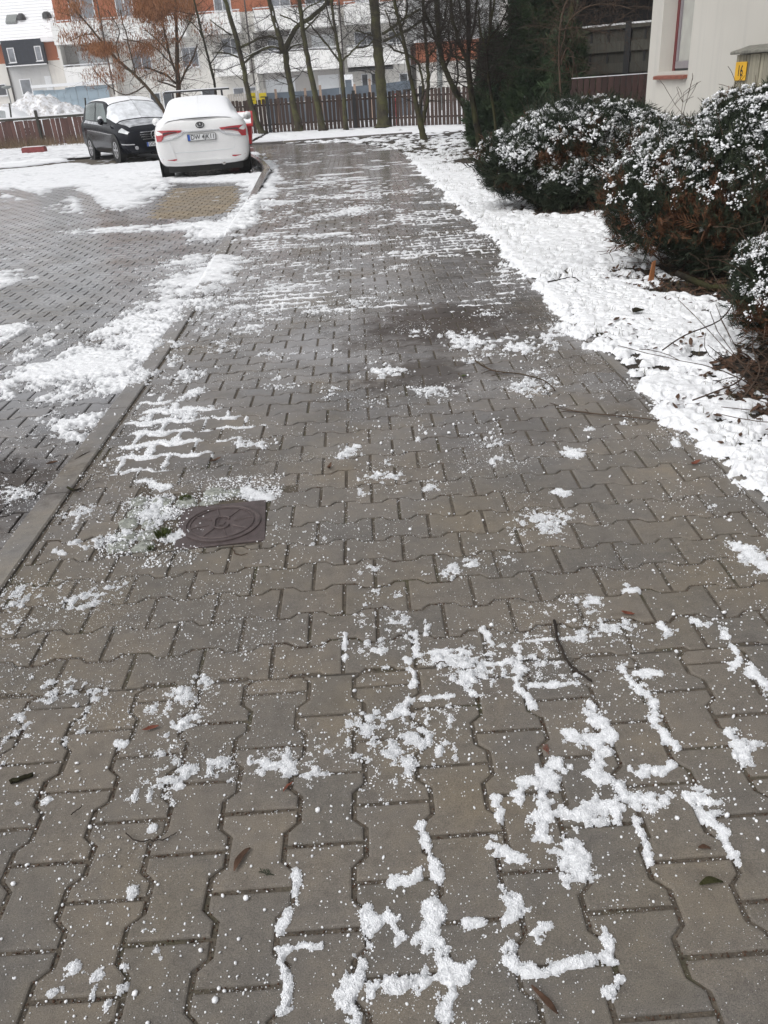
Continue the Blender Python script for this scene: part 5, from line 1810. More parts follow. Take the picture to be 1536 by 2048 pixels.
def seeds(parent, spots, Y, seed):
    """bunches of dry winged seeds hanging from the twigs"""
    r = np.random.default_rng(seed)
    V_, F_, off = [], [], 0
    P = []
    for x0, x1, y0, y1, k in spots:
        for _ in range(k):
            c = at((x0 + x1) / 2 + np.clip(r.normal(0, .36), -1, 1) * (x1 - x0) * .75, (y0 + y1) / 2 + np.clip(r.normal(0, .36), -1, 1) * (y1 - y0) * .8, Y + r.normal(0, 1.2))
            n = int(r.integers(5, 13))
            q = np.repeat(c[None], n, 0) + r.normal(0, 1, (n, 3)) * np.array([.10, .10, .09])
            P.append(q)
    P = np.concatenate(P)
    n = len(P)
    T = np.array([(0, 0, 0), (.5, 0, -.35), (.32, 0.05, -1), (-.2, .1, -.9), (-.42, 0, -.4)], float)
    F = np.array([(0, 1, 2), (0, 2, 3), (0, 3, 4)])
    a = r.random(n) * 6.28
    w = r.uniform(.016, .034, n); h = r.uniform(.07, .17, n)
    sw = r.normal(0, .25, (n, 2))
    X = np.stack([np.cos(a), np.sin(a), 0 * a], 1) * w[:, None]
    Y_ = np.stack([-np.sin(a), np.cos(a), 0 * a], 1) * w[:, None]
    Z = np.stack([sw[:, 0], sw[:, 1], np.ones(n)], 1) * h[:, None]
    V, F = scatter(T, F, P - np.array(parent.location), X, Y_, Z)
    npmesh('seed_bunches', V, F, M_SEED, parent, kind='stuff')


t_map = tree('ash-leaved maple hung with orange-brown seed bunches behind the cars', [(357, 240, 11), (357, 185, 10), (355, 150, 9), (354, 110, 8), (353, 60, 6), (350, 0, 5), (347, -30, 4)],
             [[(352, 168, 5), (335, 152, 4), (312, 142, 3.5), (290, 134, 3)], [(354, 150, 5), (342, 118, 4.5), (330, 70, 4), (322, 30, 3.5), (316, -10, 3)], [(359, 168, 4.5), (372, 142, 4), (385, 118, 3.5), (394, 90, 3)], [(352, 175, 4), (335, 168, 3), (315, 162, 2.5)], [(340, 110, 3), (315, 80, 2.5), (290, 60, 2)], [(353, 90, 3), (372, 60, 2.5), (385, 30, 2)], [(345, 130, 3), (310, 95, 2.5), (280, 85, 2), (245, 78, 2)]], 41.0, M_BARKR, 110, (.6, 1.6), wk=1, seed=14, twig_mat=M_TWIGB, base=(float(at(357, 245, 41)[0]), 41.0, 0), depth=2)
seeds(t_map, [(268, 345, -20, 44, 900), (345, 395, -20, 36, 260), (250, 320, 78, 108, 150), (300, 350, 40, 100, 90), (318, 345, 110, 170, 30), (270, 330, 110, 165, 40), (350, 362, 40, 180, 26), (392, 440, 40, 75, 50), (360, 400, 120, 140, 6)], 41.0, 21)
seeds(t_lean, [(130, 170, -10, 35, 110), (172, 235, 82, 104, 300), (118, 205, 50, 85, 70), (160, 262, 0, 60, 50), (165, 260, 120, 165, 80), (225, 245, 105, 170, 30), (195, 235, -10, 20, 16), (103, 135, -10, 40, 24)], 38.0, 22)


# ------------------------------------------------------------------ evergreen shrubs
def spray_tmpl(rs, k=13, flat=0.25):
    """feathery shoot: axis +z, side leaflets"""
    T, F = [], []
    T += [(-.022, 0, 0), (.022, 0, 0), (0, 0, 1.0)]
    F.append((0, 1, 2))
    for i in range(k):
        z = .12 + .8 * i / k
        s = 1 if i % 2 else -1
        ln = .34 * (1 - .5 * z) * rs.uniform(.75, 1.2)
        q = rs.uniform(-1, 1) * flat
        b_ = len(T)
        T += [(0, 0, z), (s * ln * .40, q * ln + .02, z + ln * .42), (s * ln * .85, q * ln * 1.5, z + ln * 1.05), (s * ln * .36, q * ln - .02, z + ln * .58)]
        F += [(b_, b_ + 1, b_ + 2), (b_, b_ + 2, b_ + 3)]
    return np.array(T, float), np.array(F)


SPR = [spray_tmpl(random.Random(i)) for i in range(3)]


def orient(D, r):
    D = norm(D)
    ref = norm(r.normal(size=D.shape))
    X = norm(np.cross(D, ref))
    return X, np.cross(D, X), D


def shell(lobes, n, r, lo=0.72, zmin=0.05, lump=0.30, up_bias=0.0):
    """points in the outer layer of a union of ellipsoids, with outward normals"""
    vol = np.array([l[3] * l[4] * l[5] for l in lobes]) ** .67
    ch = r.choice(len(lobes), n * 3, p=vol / vol.sum())
    L = np.array(lobes)[ch]
    d = norm(r.normal(size=(n * 3, 3)))
    d[:, 2] += up_bias
    d = norm(d)
    az = np.arctan2(d[:, 1], d[:, 0])
    nz = fbm(az * 2.2 + L[:, 0] * 7, d[:, 2] * 3.3 + L[:, 1] * 5, 12, 3)
    rad = (lo + (1 - lo) * r.random(n * 3) ** .6) * (1 + lump * 2 * (nz - .5))
    p = L[:, 0:3] + d * L[:, 3:6] * rad[:, None]
    nn = norm(d / L[:, 3:6])
    ok = p[:, 2] > zmin
    # drop points buried inside another lobe
    for i, l in enumerate(lobes):
        q = (p - np.array(l[:3])) / np.array(l[3:6])
        ok &= ~((np.linalg.norm(q, axis=1) < lo * .82))
    return p[ok][:n], nn[ok][:n]


def shrub(name, label, cat, lobes, n, base, seed, size=(.09, .19), green=None, dead=0.12, snow_n=2500, snow_s=(.012, .03), stems=40, group=None, updir=.45, snow_cut=.35, dead_zone=None, stem_r=.011, lo=.68, snow_z=0.0, cap_r=.035):
    r = np.random.default_rng(seed)
    rnd = random.Random(seed)
    o = empty(name, (base[0], base[1], 0), label=label, cat=cat, group=group)
    off = np.array([base[0], base[1], 0])
    p, nn = shell(lobes, n, r, lo)
    D = norm(nn * (1 - updir) + np.array([0, 0, updir]) + r.normal(0, .40, p.shape))
    pick = fbm(p[:, 0] * 3.1 + p[:, 2] * 2, p[:, 1] * 3.1 - p[:, 2] * 2.6, seed, 3)
    is_dead = pick > np.quantile(pick, 1 - dead)
    if dead_zone is not None:
        dz = np.zeros(len(p), bool)
        for x, y, z, q in dead_zone:
            dz |= (np.linalg.norm((p - np.array([x, y, z])), axis=1) < q * r.uniform(.5, 1.2, len(p))) & (r.random(len(p)) < .75)
        is_dead = dz | (is_dead & (r.random(len(p)) < .35))
    s = r.uniform(size[0], size[1], len(p)) * np.where(r.random(len(p)) < .08, 1.7, 1.0)
    X, Y, Z = orient(D, r)
    for mask, mat, nm in ((~is_dead, green or M_JUN, 'foliage'), (is_dead, M_JUNB, 'dead_foliage')):
        VV, FF, of = [], [], 0
        tid = r.integers(0, 3, len(p))
        for k in range(3):
            mk = mask & (tid == k)
            if not mk.any(): continue
            V, F = scatter(*SPR[k], p[mk] - off - D[mk] * (s[mk] * .42)[:, None], X[mk] * s[mk][:, None], Y[mk] * s[mk][:, None], Z[mk] * s[mk][:, None])
            VV.append(V); FF.append(F + of); of += len(V)
        if VV:
            npmesh(nm, np.concatenate(VV), np.concatenate(FF), mat, o, kind='stuff')
    # snow resting on the upper sprays
    if snow_n:
        # caps: clusters of flakes resting on the upper sprays
        n_cap = max(40, int(snow_n / 17))
        cp, cn = shell(lobes, n_cap * 6, r, .90)
        cl = fbm(cp[:, 0] * 5, cp[:, 1] * 5 + cp[:, 2] * 3, seed + 5, 2)
        sc_ = cn[:, 2] * 1.5 - .25 + (cl - .5) * 2.0 + snow_z * (cp[:, 2] - .8) + r.normal(0, .22, len(cp))
        ok = sc_ > snow_cut
        cp, cn = cp[ok][:n_cap], cn[ok][:n_cap]
        k = r.integers(3, 26, len(cp))
        ps, ns = np.repeat(cp, k, 0), np.repeat(cn, k, 0)
        m = len(ps)
        rad = np.repeat(r.uniform(.45, 1.25, len(cp)), k) * cap_r
        j = r.normal(0, 1, (m, 3)) * rad[:, None]
        j -= ns * (j * ns).sum(1, keepdims=True) * .7
        ps = ps + j
        D = norm(ns * .5 + np.array([0, 0, .5]) + r.normal(0, .35, ps.shape))
        X, Y, Z = orient(D, r)
        s = snow_s[0] + (snow_s[1] - snow_s[0]) * r.random(m) ** 3
        V, F = scatter(OCT_V if m > 2500 else ICO_V, OCT_F if m > 2500 else ICO_F, ps - off + np.array([0, 0, .012]) + ns * .012, X * (s * r.uniform(.7, 1.4, m))[:, None], Y * (s * r.uniform(.7, 1.2, m))[:, None], Z * (s * r.uniform(.4, .8, m))[:, None])
        V = V + r.normal(0, 1, V.shape) * snow_s[0] * .25
        npmesh('snow', V, F, M_SNOW2, o, smooth=False, kind='stuff')
    # woody stems fanning out from the foot
    S = []
    if stems:
        q, qn = shell(lobes, stems, r, .78, zmin=.12)
        for t in q:
            b0 = np.array([base[0] + rnd.gauss(0, .11), base[1] + rnd.gauss(0, .11), 0.0])
            mid = b0 + (t - b0) * np.array([.55, .55, .22]) + r.normal(0, .03, 3)
            pts = [b0, mid * .55 + b0 * .45 + np.array([0, 0, .02]), mid, (mid + t) / 2 + np.array([0, 0, .01]), t]
            rr = stem_r * rnd.uniform(.6, 1.4)
            for i in range(4):
                S.append((*(pts[i] - off), *(pts[i + 1] - off), rr * (1 - .2 * i), rr * (.8 - .2 * i)))
                if i >= 1:
                    for _ in range(3):
                        grow(S, Vector(pts[i] + (pts[i + 1] - pts[i]) * rnd.random() - off), Vector((t - mid) + r.normal(0, .25, 3)), rnd.uniform(.12, .35), rr * .35, 1, rnd)
        V, F = twig_mesh(S)
        npmesh('stems', V, F, M_TWIGB, o, kind='stuff')
    return o


jg = 'snowy junipers along the lawn'
shrub('juniper_bush', 'snow-dusted spreading juniper farthest up the lawn before the wine-brown fence', 'juniper', [(2.45, 10.4, .62, .80, .72, .40), (1.85, 10.2, .52, .48, .5, .34), (2.9, 10.6, .72, .66, .7, .36), (2.4, 10.5, .82, .5, .5, .27), (3.25, 10.2, .6, .5, .5, .32), (2.35, 10.0, .30, .52, .42, .30), (2.9, 10.1, .34, .5, .45, .34)], 17000, (2.4, 10.1), 31,
      group=jg, snow_n=23000, snow_s=(.007, .026), cap_r=.026, dead_zone=[(2.35, 9.85, .62, .2), (2.75, 9.9, .45, .2), (2.6, 10.0, .75, .18), (2.1, 9.8, .5, .16), (3.1, 9.8, .55, .2)], snow_cut=-.30, snow_z=.6)
shrub('juniper_bush', 'largest sprawling juniper with brown patches and heavy snow beside the house', 'juniper', [(2.95, 6.75, .62, .95, .8, .42), (2.2, 6.35, .50, .42, .45, .32), (2.6, 6.5, .68, .5, .55, .33), (3.3, 6.7, .86, .75, .7, .34), (2.75, 6.0, .45, .6, .45, .32), (3.3, 6.0, .5, .6, .5, .38), (3.0, 6.8, .95, .4, .4, .25), (2.7, 6.1, .25, .45, .4, .25)], 28000, (2.75, 6.25), 32,
      size=(.05, .12), group=jg, snow_n=21000, snow_s=(.005, .017), cap_r=.021, dead_zone=[(2.2, 5.95, .42, .17), (2.45, 5.85, .5, .2), (2.7, 5.7, .55, .12), (3.1, 5.6, .65, .18)], snow_cut=.30, stems=70, snow_z=.7)
shrub('juniper_bush', 'nearest low juniper with rusty twigs at the right edge', 'juniper', [(2.36, 4.25, .37, .45, .5, .26), (2.13, 4.1, .27, .26, .3, .17), (2.46, 3.9, .33, .4, .45, .26)], 8000, (2.25, 4.0), 33,
      size=(.04, .09), group=jg, snow_n=10000, snow_s=(.0035, .011), cap_r=.014, dead_zone=[(1.95, 3.95, .22, .17), (2.0, 3.8, .15, .14)], snow_cut=.1, stems=34, stem_r=.007)
# dead fan of twigs at its foot
rnd = random.Random(90)
t = empty('twig_heap', (1.78, 3.45, 0), label='loose brown bare twigs sprawling under the nearest juniper', cat='twigs')
S = []
for k in range(34):
    grow(S, Vector((rnd.gauss(.2, .13), rnd.gauss(.1, .2), .02)), Vector((rnd.gauss(-.3, .7), rnd.gauss(0, .7), rnd.uniform(.02, .55))), rnd.uniform(.25, .6), rnd.uniform(.0025, .005), 1, rnd, droop=.05)
for pts in ([(1536, 660), (1505, 690), (1520, 740), (1490, 790), (1470, 800)], [(1500, 720), (1480, 760), (1425, 785), (1385, 800)], [(1536, 720), (1515, 700)], [(1470, 600), (1440, 640), (1370, 670), (1325, 700)]):
    Q = [Vector(g(x, y, .12)) - Vector((1.78, 3.45, 0)) for x, y in pts]
    Q, R_ = smooth_path(Q, [.006] * len(Q), 4)
    for a, b_ in zip(Q[:-1], Q[1:]): S.append((*a, *b_, .0045, .0045))
V, F = twig_mesh(S)
npmesh('twigs', V, F, M_TWIGB, t, kind='stuff')
c = g(1302, 572)
t = empty('bark_strip', (float(c[0]), float(c[1]), .02), .3, label='orange-brown strip of bark leaning in the foot of the largest juniper', cat='bark')
MB().add([(-.025, 0, 0), (.02, 0, 0), (.045, .03, .15), (.02, .03, .14), (-.025, .012, 0), (.02, .012, 0), (.045, .042, .15), (.02, .042, .14)], [(0, 1, 2, 3), (7, 6, 5, 4), (0, 3, 7, 4), (1, 5, 6, 2), (3, 2, 6, 7)]).build('strip', M_SEED, t)
S_ = MB().tube([(2.15, 5.75, .12), (2.35, 5.62, .03), (2.6, 5.6, .02), (2.9, 5.65, .05), (3.1, 5.75, .1)], [.02, .026, .028, .026, .02], 7)
S_.build('fallen_branch', M_BARKD, None, smooth=True, label='thick dark bent branch lying under the largest juniper', cat='branch')

tg = 'dark evergreen columns before the fence'
def thuja(label, lobes, n, base, seed, snow_n=0, **kw):
    o = shrub('thuja_tree', label, 'conifer', lobes, n, base, seed, size=(.16, .34), green=M_THU, dead=.015, snow_n=snow_n, stems=0, group=tg, updir=.55, lo=.74, **kw)
    MB().tube([(0, 0, -.02), (0, 0, 1.5), (.02, 0, 3.0)], [.10, .07, .02], 8).build('trunk', M_BARKD, o)


thuja('tall dense dark green thuja in the middle of the evergreen clump', [(3.45, 17.9, 1.1, .50, .5, 1.2), (3.5, 18.0, 2.3, .46, .5, 1.3), (3.5, 18.0, 3.6, .3, .3, .9), (3.85, 17.6, .8, .38, .38, .9)], 8500, (3.5, 17.9), 41)
thuja('lower thuja at the left of the evergreen clump by the lawn', [(2.95, 20.3, .6, .42, .45, .75), (3.1, 20.4, 1.4, .36, .4, .9), (2.85, 20.1, .3, .36, .35, .4)], 3000, (3.0, 20.3), 42)
thuja('thuja at the right of the evergreen clump before the woven fence', [(3.95, 16.9, .8, .34, .34, .8), (3.95, 17.0, 1.5, .26, .26, .7)], 2600, (3.95, 16.9), 43)
thuja('snow-laden spruce tip rising behind the evergreen clump', [(4.45, 20.2, 1.6, .6, .5, 1.6), (4.45, 20.2, 2.9, .34, .34, 1.2)], 3600, (4.45, 20.2), 44, snow_n=1500, snow_s=(.02, .05), snow_cut=.15)

# moss and weeds by the manhole
def tuft(label, px, py, n, h, seed, rad):
    r = np.random.default_rng(seed)
    c = g(px, py)
    T = np.array([(-1, 0, 0), (1, 0, 0), (.5, .3, .6), (0, .6, 1)], float)
    F = np.array([(0, 1, 2), (0, 2, 3)])
    a = r.random(n) * 6.28; d = rad * np.sqrt(r.random(n)); b_ = r.random(n) * 6.28
    P_ = np.stack([d * np.cos(a), d * np.sin(a), 0 * a], 1)
    hh = h * r.uniform(.5, 1.1, n)
    V, F = scatter(T, F, P_, np.stack([np.cos(b_), np.sin(b_), 0 * b_], 1) * .0022, np.stack([np.cos(a), np.sin(a), 0 * a], 1) * (hh * .7)[:, None], np.stack([0 * a, 0 * a, hh], 1))
    o = npmesh('moss_tuft', V, F, M_MOSS, label=label, cat='moss')
    o.location = (c[0], c[1], 0)


tuft('bright green moss tuft at the left edge of the manhole cover', 327, 1072, 260, .028, 1, .024)
tuft('small moss tuft behind the far edge of the manhole cover', 372, 1000, 160, .02, 2, .022)
tuft('tiny moss tuft at the near left corner of the setts', 302, 1098, 60, .014, 3, .010)
# ------------------------------------------------------------------ cars
def catmull(P, t):
    n = len(P)
    i = np.clip(np.floor(t).astype(int), 0, n - 2)
    f = (t - i)[..., None] if P.ndim > 1 else (t - i)
    g_ = lambda k: P[np.clip(k, 0, n - 1)]
    p0, p1, p2, p3 = g_(i - 1), g_(i), g_(i + 1), g_(i + 2)
    return .5 * (2 * p1 + (p2 - p0) * f + (2 * p0 - 5 * p1 + 4 * p2 - p3) * f ** 2 + (3 * p1 - p0 - 3 * p2 + p3) * f ** 3)


class Shell:
    """car body as a smooth grid: stations along the length, each a half section from sill to roof centre"""

    def __init__(self, st):
        self.C = np.array(st, float)            # (stations, section points, 3)

    def pt(self, u, v):
        u, v = np.asarray(u, float), np.asarray(v, float)
        A = catmull(self.C.reshape(len(self.C), -1), u.ravel()).reshape(u.size, -1, 3)
        n = A.shape[1]
        vv = v.ravel()
        i = np.clip(np.floor(vv).astype(int), 0, n - 2)
        f = (vv - i)[:, None]
        ar = np.arange(u.size)
        g_ = lambda k: A[ar, np.clip(k, 0, n - 1)]
        p0, p1, p2, p3 = g_(i - 1), g_(i), g_(i + 1), g_(i + 2)
        r = .5 * (2 * p1 + (p2 - p0) * f + (2 * p0 - 5 * p1 + 4 * p2 - p3) * f ** 2 + (3 * p1 - p0 - 3 * p2 + p3) * f ** 3)
        r[:, 0] = np.maximum(r[:, 0], 0)
        return r.reshape(*u.shape, 3)

    def patch(self, name, u0, u1, v0, v1, mat, parent, off=0.0, taper=0, nu=10, nv=6, sides=(1, -1), shape=None, smooth=True):
        U, V = np.meshgrid(np.linspace(0, 1, nu), np.linspace(0, 1, nv), indexing='ij')
        if shape:
            UU, VV = shape(U, V)
        else:
            UU, VV = u0 + (u1 - u0) * U, v0 + (v1 - v0) * V
        P_ = self.pt(UU, VV)
        e = .02
        N_ = norm(np.cross(self.pt(UU + e, VV) - self.pt(UU - e, VV), self.pt(UU, VV + e) - self.pt(UU, VV - e)))
        c = np.array([0, 0, .7])
        N_ = np.where(((P_ - c * 1.0) * N_ * np.array([1, .25, 1])).sum(-1, keepdims=True) < 0, -N_, N_)
        P_ = P_ + N_ * (off * (np.clip(V * taper + .03, 0, 1)[..., None] if taper else 1.0))
        idx = np.arange(P_.shape[0] * P_.shape[1]).reshape(P_.shape[:2])
        F = np.stack([idx[:-1, :-1], idx[1:, :-1], idx[1:, 1:], idx[:-1, 1:]], -1).reshape(-1, 4)
        out = []
        for s in sides:
            Q = P_.reshape(-1, 3) * np.array([s, 1, 1])
            out.append(npmesh(name, Q, F if s > 0 else F[:, ::-1], mat, parent, smooth=smooth))
        return out

    def body(self, name, mat, parent, nu=60, nv=40):
        n = self.C.shape[1]
        U, V = np.meshgrid(np.linspace(0, len(self.C) - 1, nu), np.linspace(0, n - 1, nv), indexing='ij')
        P_ = self.pt(U, V)
        L = P_ * np.array([-1, 1, 1])
        A = np.concatenate([P_, L[:, ::-1][:, 1:]], 1)
        idx = np.arange(A.shape[0] * A.shape[1]).reshape(A.shape[:2])
        F = np.stack([idx[:-1, :-1], idx[1:, :-1], idx[1:, 1:], idx[:-1, 1:]], -1).reshape(-1, 4)
        return npmesh(name, A, F, mat, parent, smooth=True)


def wheel(parent, x, y, r, w, side, spokes=7):
    t = MB()
    a, b_ = (-w / 2, w / 2)
    t.lathe([(r * .62, a), (r * .93, a), (r, a + .03), (r, b_ - .03), (r * .93, b_), (r * .62, b_)], (x, y, r), axis=0, n=28)
    o = t.build('wheel', M_RUB, parent, smooth=False)
    xo = x + side * (w / 2)
    m_ = MB()
    m_.lathe([(r * .64, -.012 * side), (r * .66, .004 * side), (r * .58, .006 * side), (r * .56, -.03 * side)], (xo, y, r), axis=0, n=24)
    for k in range(spokes):
        q = 2 * math.pi * k / spokes
        c, s = math.cos(q), math.sin(q)
        p = [(r * .08, -.05 * r), (r * .6, -.10 * r), (r * .6, .10 * r), (r * .08, .05 * r)]
        vs = []
        for dx in (-.03 * side, .002 * side):
            for (a_, b2) in p:
                vs.append((xo + dx, y + a_ * c - b2 * s, r + a_ * s + b2 * c))
        m_.add(vs, [(0, 1, 2, 3), (7, 6, 5, 4), (0, 4, 5, 1), (1, 5, 6, 2), (2, 6, 7, 3)])
    m_.lathe([(0, .012 * side), (r * .13, .008 * side), (r * .13, -.02 * side)], (xo, y, r), axis=0, n=12)
    m_.build('rim', M_RIM, o)
    d = MB()
    d.lathe([(r * .62, -.06 * side), (r * .62, -.055 * side), (0, -.05 * side)], (xo, y, r), axis=0, n=20)
    d.build('brake_disc', M_DGREY, o)
    return o


# ---- white saloon, seen from behind: stations from tail to nose (y from -2.3 to 2.3)
def sec(y, pts, tail=0.0):
    """pts: (x, z[, dy])"""
    return [(p[0], y + (p[2] if len(p) > 2 else 0), p[1]) for p in pts]


# section points: 0 floor centre, 1 floor edge, 2 sill, 3 flank, 4 shoulder, 5 deck/belt edge, 6 window mid, 7 roof edge, 8 roof centre
tail = lambda y, k, dz=0.0: sec(y, [(0, .25, .06), (.66 * k, .25, .05), (.83 * k, .34, .0), (.885 * k, .68, -.03), (.86 * k, .90, -.01), (.78 * k, 1.015, .02), (.60 * k, 1.05, .05), (.35 * k, 1.065, .03), (0, 1.07, .02)])
ST = [tail(-2.30, 0.0), tail(-2.298, .55), tail(-2.27, .89), tail(-2.15, .985),
      sec(-1.75, [(0, .22), (.70, .22), (.86, .34), (.895, .66), (.875, .90), (.80, 1.03), (.64, 1.10), (.50, 1.12), (0, 1.13)]),
      sec(-1.30, [(0, .20), (.72, .20), (.875, .32), (.895, .64), (.88, .90), (.79, 1.00), (.65, 1.17), (.50, 1.29), (0, 1.315)]),
      sec(-.75, [(0, .19), (.74, .19), (.88, .30), (.893, .62), (.885, .89), (.80, .97), (.67, 1.21), (.51, 1.39), (0, 1.43)]),
      sec(-.10, [(0, .19), (.74, .19), (.88, .30), (.89, .60), (.885, .87), (.81, .95), (.68, 1.22), (.52, 1.405), (0, 1.445)]),
      sec(.55, [(0, .19), (.74, .19), (.88, .30), (.89, .60), (.885, .86), (.81, .93), (.68, 1.18), (.52, 1.345), (0, 1.395)]),
      sec(1.0, [(0, .19), (.74, .19), (.88, .30), (.89, .60), (.88, .85), (.80, .93), (.72, 1.02), (.60, 1.12), (0, 1.16)]),
      sec(1.35, [(0, .19), (.74, .19), (.88, .30), (.89, .60), (.87, .83), (.78, .90), (.66, .94), (.50, .97), (0, .99)]),
      sec(1.95, [(0, .20), (.70, .20), (.84, .31), (.86, .56), (.82, .74), (.70, .80), (.58, .84), (.40, .86), (0, .88)]),
      sec(2.25, [(0, .22), (.55, .22), (.66, .33), (.68, .52), (.62, .66), (.52, .71), (.42, .74), (.25, .75), (0, .76)]),
      sec(2.32, [(0, .25), (0, .25), (0, .34), (0, .50), (0, .62), (0, .66), (0, .69), (0, .70), (0, .71)])]
wc = empty('saloon_car', (0, 0, 0), label='white saloon car under snow parked with its tail towards us, roof bar on top', cat='car')
sh = Shell(ST)
sh.body('body', M_CARW, wc, 80, 44)
for s in (-1, 1):
    for y in (-1.36, 1.34):
        wheel(wc, s * .775, y, .315, .21, s)
        # dark arch
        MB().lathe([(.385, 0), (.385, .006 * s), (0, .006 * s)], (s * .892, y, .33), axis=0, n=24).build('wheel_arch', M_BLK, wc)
MB().box(-.72, .72, -2.0, 2.1, .125, .30).build('underbody_shade', M_BLK, wc)  # black and hung low to stand in for the shadow under the car
# tail surface position for lamps and trim
def ytail(x, z):
    uu, vv = np.meshgrid(np.linspace(0, 4, 60), np.linspace(1, 8, 60), indexing='ij')
    Q = sh.pt(uu, vv).reshape(-1, 3)
    d = (Q[:, 0] - abs(x)) ** 2 + (Q[:, 2] - z) ** 2
    return float(Q[np.argmin(d + np.where(Q[:, 1] > -1.7, 9, 0)), 1])


def tailpatch(name, outline, mat, off=.012, parent=wc, thick=.03):
    """closed outline (x, z) laid onto the tail"""
    front = [(x, ytail(x, z) - off, z) for x, z in outline]
    back = [(x, y + off + thick, z) for x, y, z in front]
    n = len(outline)
    cx, cz = sum(p[0] for p in outline) / n, sum(p[1] for p in outline) / n
    c = (cx, ytail(cx, cz) - off, cz)
    vs = front + back + [c]
    fs = [(i, (i + 1) % n, 2 * n) for i in range(n)] + [(i, n + i, n + (i + 1) % n, (i + 1) % n) for i in range(n)]
    return MB().add(vs, fs).build(name, mat, parent)


for s in (-1, 1):
    f_ = lambda P_: [(s * x, z) for x, z in P_]
    tl = tailpatch('tail_lamp', f_([(.35, .885), (.60, .90), (.80, .905), (.842, .89), (.848, .81), (.84, .715), (.755, .715), (.735, .79), (.60, .825), (.38, .852)]), M_TAIL, .02)
    tailpatch('lamp_inlay', f_([(.44, .862), (.60, .868), (.70, .865), (.715, .82), (.60, .845), (.46, .85)]), M_TAILD, .026, tl)
    tailpatch('chrome_trim', f_([(.30, .862), (.34, .862), (.44, .80), (.56, .765), (.74, .735), (.74, .718), (.55, .742), (.42, .778), (.32, .835), (.30, .842)]), M_CHR, .02)
    tailpatch('reflector', f_([(.52, .385), (.78, .395), (.79, .365), (.54, .35)]), M_TAIL, .012)
tailpatch('chrome_bar', [(-.31, .868), (.31, .868), (.31, .842), (-.31, .842)], M_CHR, .022)
tailpatch('bumper_lip', [(-.60, .335), (-.56, .36), (.56, .36), (.60, .335), (.58, .32), (-.58, .32)], M_CARW, .02)
yp = ytail(.05, .74) - .024
pl = MB().box(-.265, .265, yp - .012, yp + .05, .685, .805).build('number_plate', M_BLK, wc)
MB().box(-.256, .256, yp - .016, yp - .013, .692, .798).build('plate_face', M_PLATE, pl)
MB().box(-.256, -.214, yp - .0185, yp - .0165, .692, .798).build('plate_band', M_PLBLUE, pl)
text('plate_text', 'DW 4JK11', .118, M_BLK, pl, (.022, yp - .018, .745), (math.radians(90), 0, 0), .0008, sx=.86, bold=.0012)
em = MB()
ye = ytail(0, .955) - .014
for rx, rz, dz in ((.075, .05, 0), (.04, .026, .018), (.024, .046, 0)):
    pts = [(rx * math.cos(a), ye, .955 + dz + rz * math.sin(a)) for a in np.linspace(0, 2 * math.pi, 21)]
    em.tube(pts, .0085, 5, cap=False)
em.build('emblem', M_DGREY, wc)
for s in (-1, 1):
    mm = MB().lathe([(0, -.09), (.05, -.08), (.085, -.02), (.08, .05), (0, .07)], (s * .99, .72, 1.0), axis=1, n=12)
    mm.tube([(s * .86, .72, .95), (s * .98, .72, .97)], .025, 6)
    mm.build('wing_mirror', M_CARW, wc, smooth=True)
rb = MB().box(-.66, .66, -.30, -.20, 1.535, 1.565)
for s in (-1, 1):
    rb.box(s * .50 - .02, s * .50 + .02, -.29, -.21, 1.38, 1.534)
rbo = rb.build('roof_bar', M_DGREY, wc)
MB().box(-.65, .65, -.295, -.205, 1.566, 1.583).build('snow_cap', M_SNOW2, rbo)
# snow on rear deck, rear window and roof
def sn_shape(u0, u1, v0, v1):
    def f_(U, V):
        return u0 + (u1 - u0) * U, v0 + (v1 - v0) * V
    return f_
for o in sh.patch('snow_cover', 1.7, 9.0, 4.75, 8.0, M_SNOW2, wc, .016, 4.5, 70, 30, sides=(1, -1)):
    pass
sh.patch('side_glass', 4.9, 8.6, 5.25, 6.75, M_CARG, wc, .006, 0, 16, 6)
MB().tube([(.35, -2.15, .25), (.35, -2.27, .25)], .035, 8).build('exhaust', M_CHR, wc)
for s in (-1, 1):
    sm = MB()
    pts = [(s * x, ytail(s * x, z) - .004, z) for x, z in ((.60, .70), (.61, .62), (.60, .55), (.57, .50))]
    sm.tube(pts, .006, 4)
    sm.build('boot_seam', M_SHUT, wc)
sm = MB()
sm.tube([(x, ytail(x, .49) - .003, .49 + .02 * abs(x)) for x in np.linspace(-.57, .57, 9)], .006, 4)
sm.build('bumper_seam', M_SHUT, wc)
# bare bumper scoops to shade the tail
sh.patch('bumper_scoop', 1.2, 3.2, 1.9, 2.9, M_CARW, wc, .008, 0, 10, 6)
cA = g(417, 346)
wc.location = (-3.42, 20.1, PARK_Z)
wc.rotation_euler = (0, 0, math.radians(8.5))
wc.scale = (1.04, 1, 1.02)

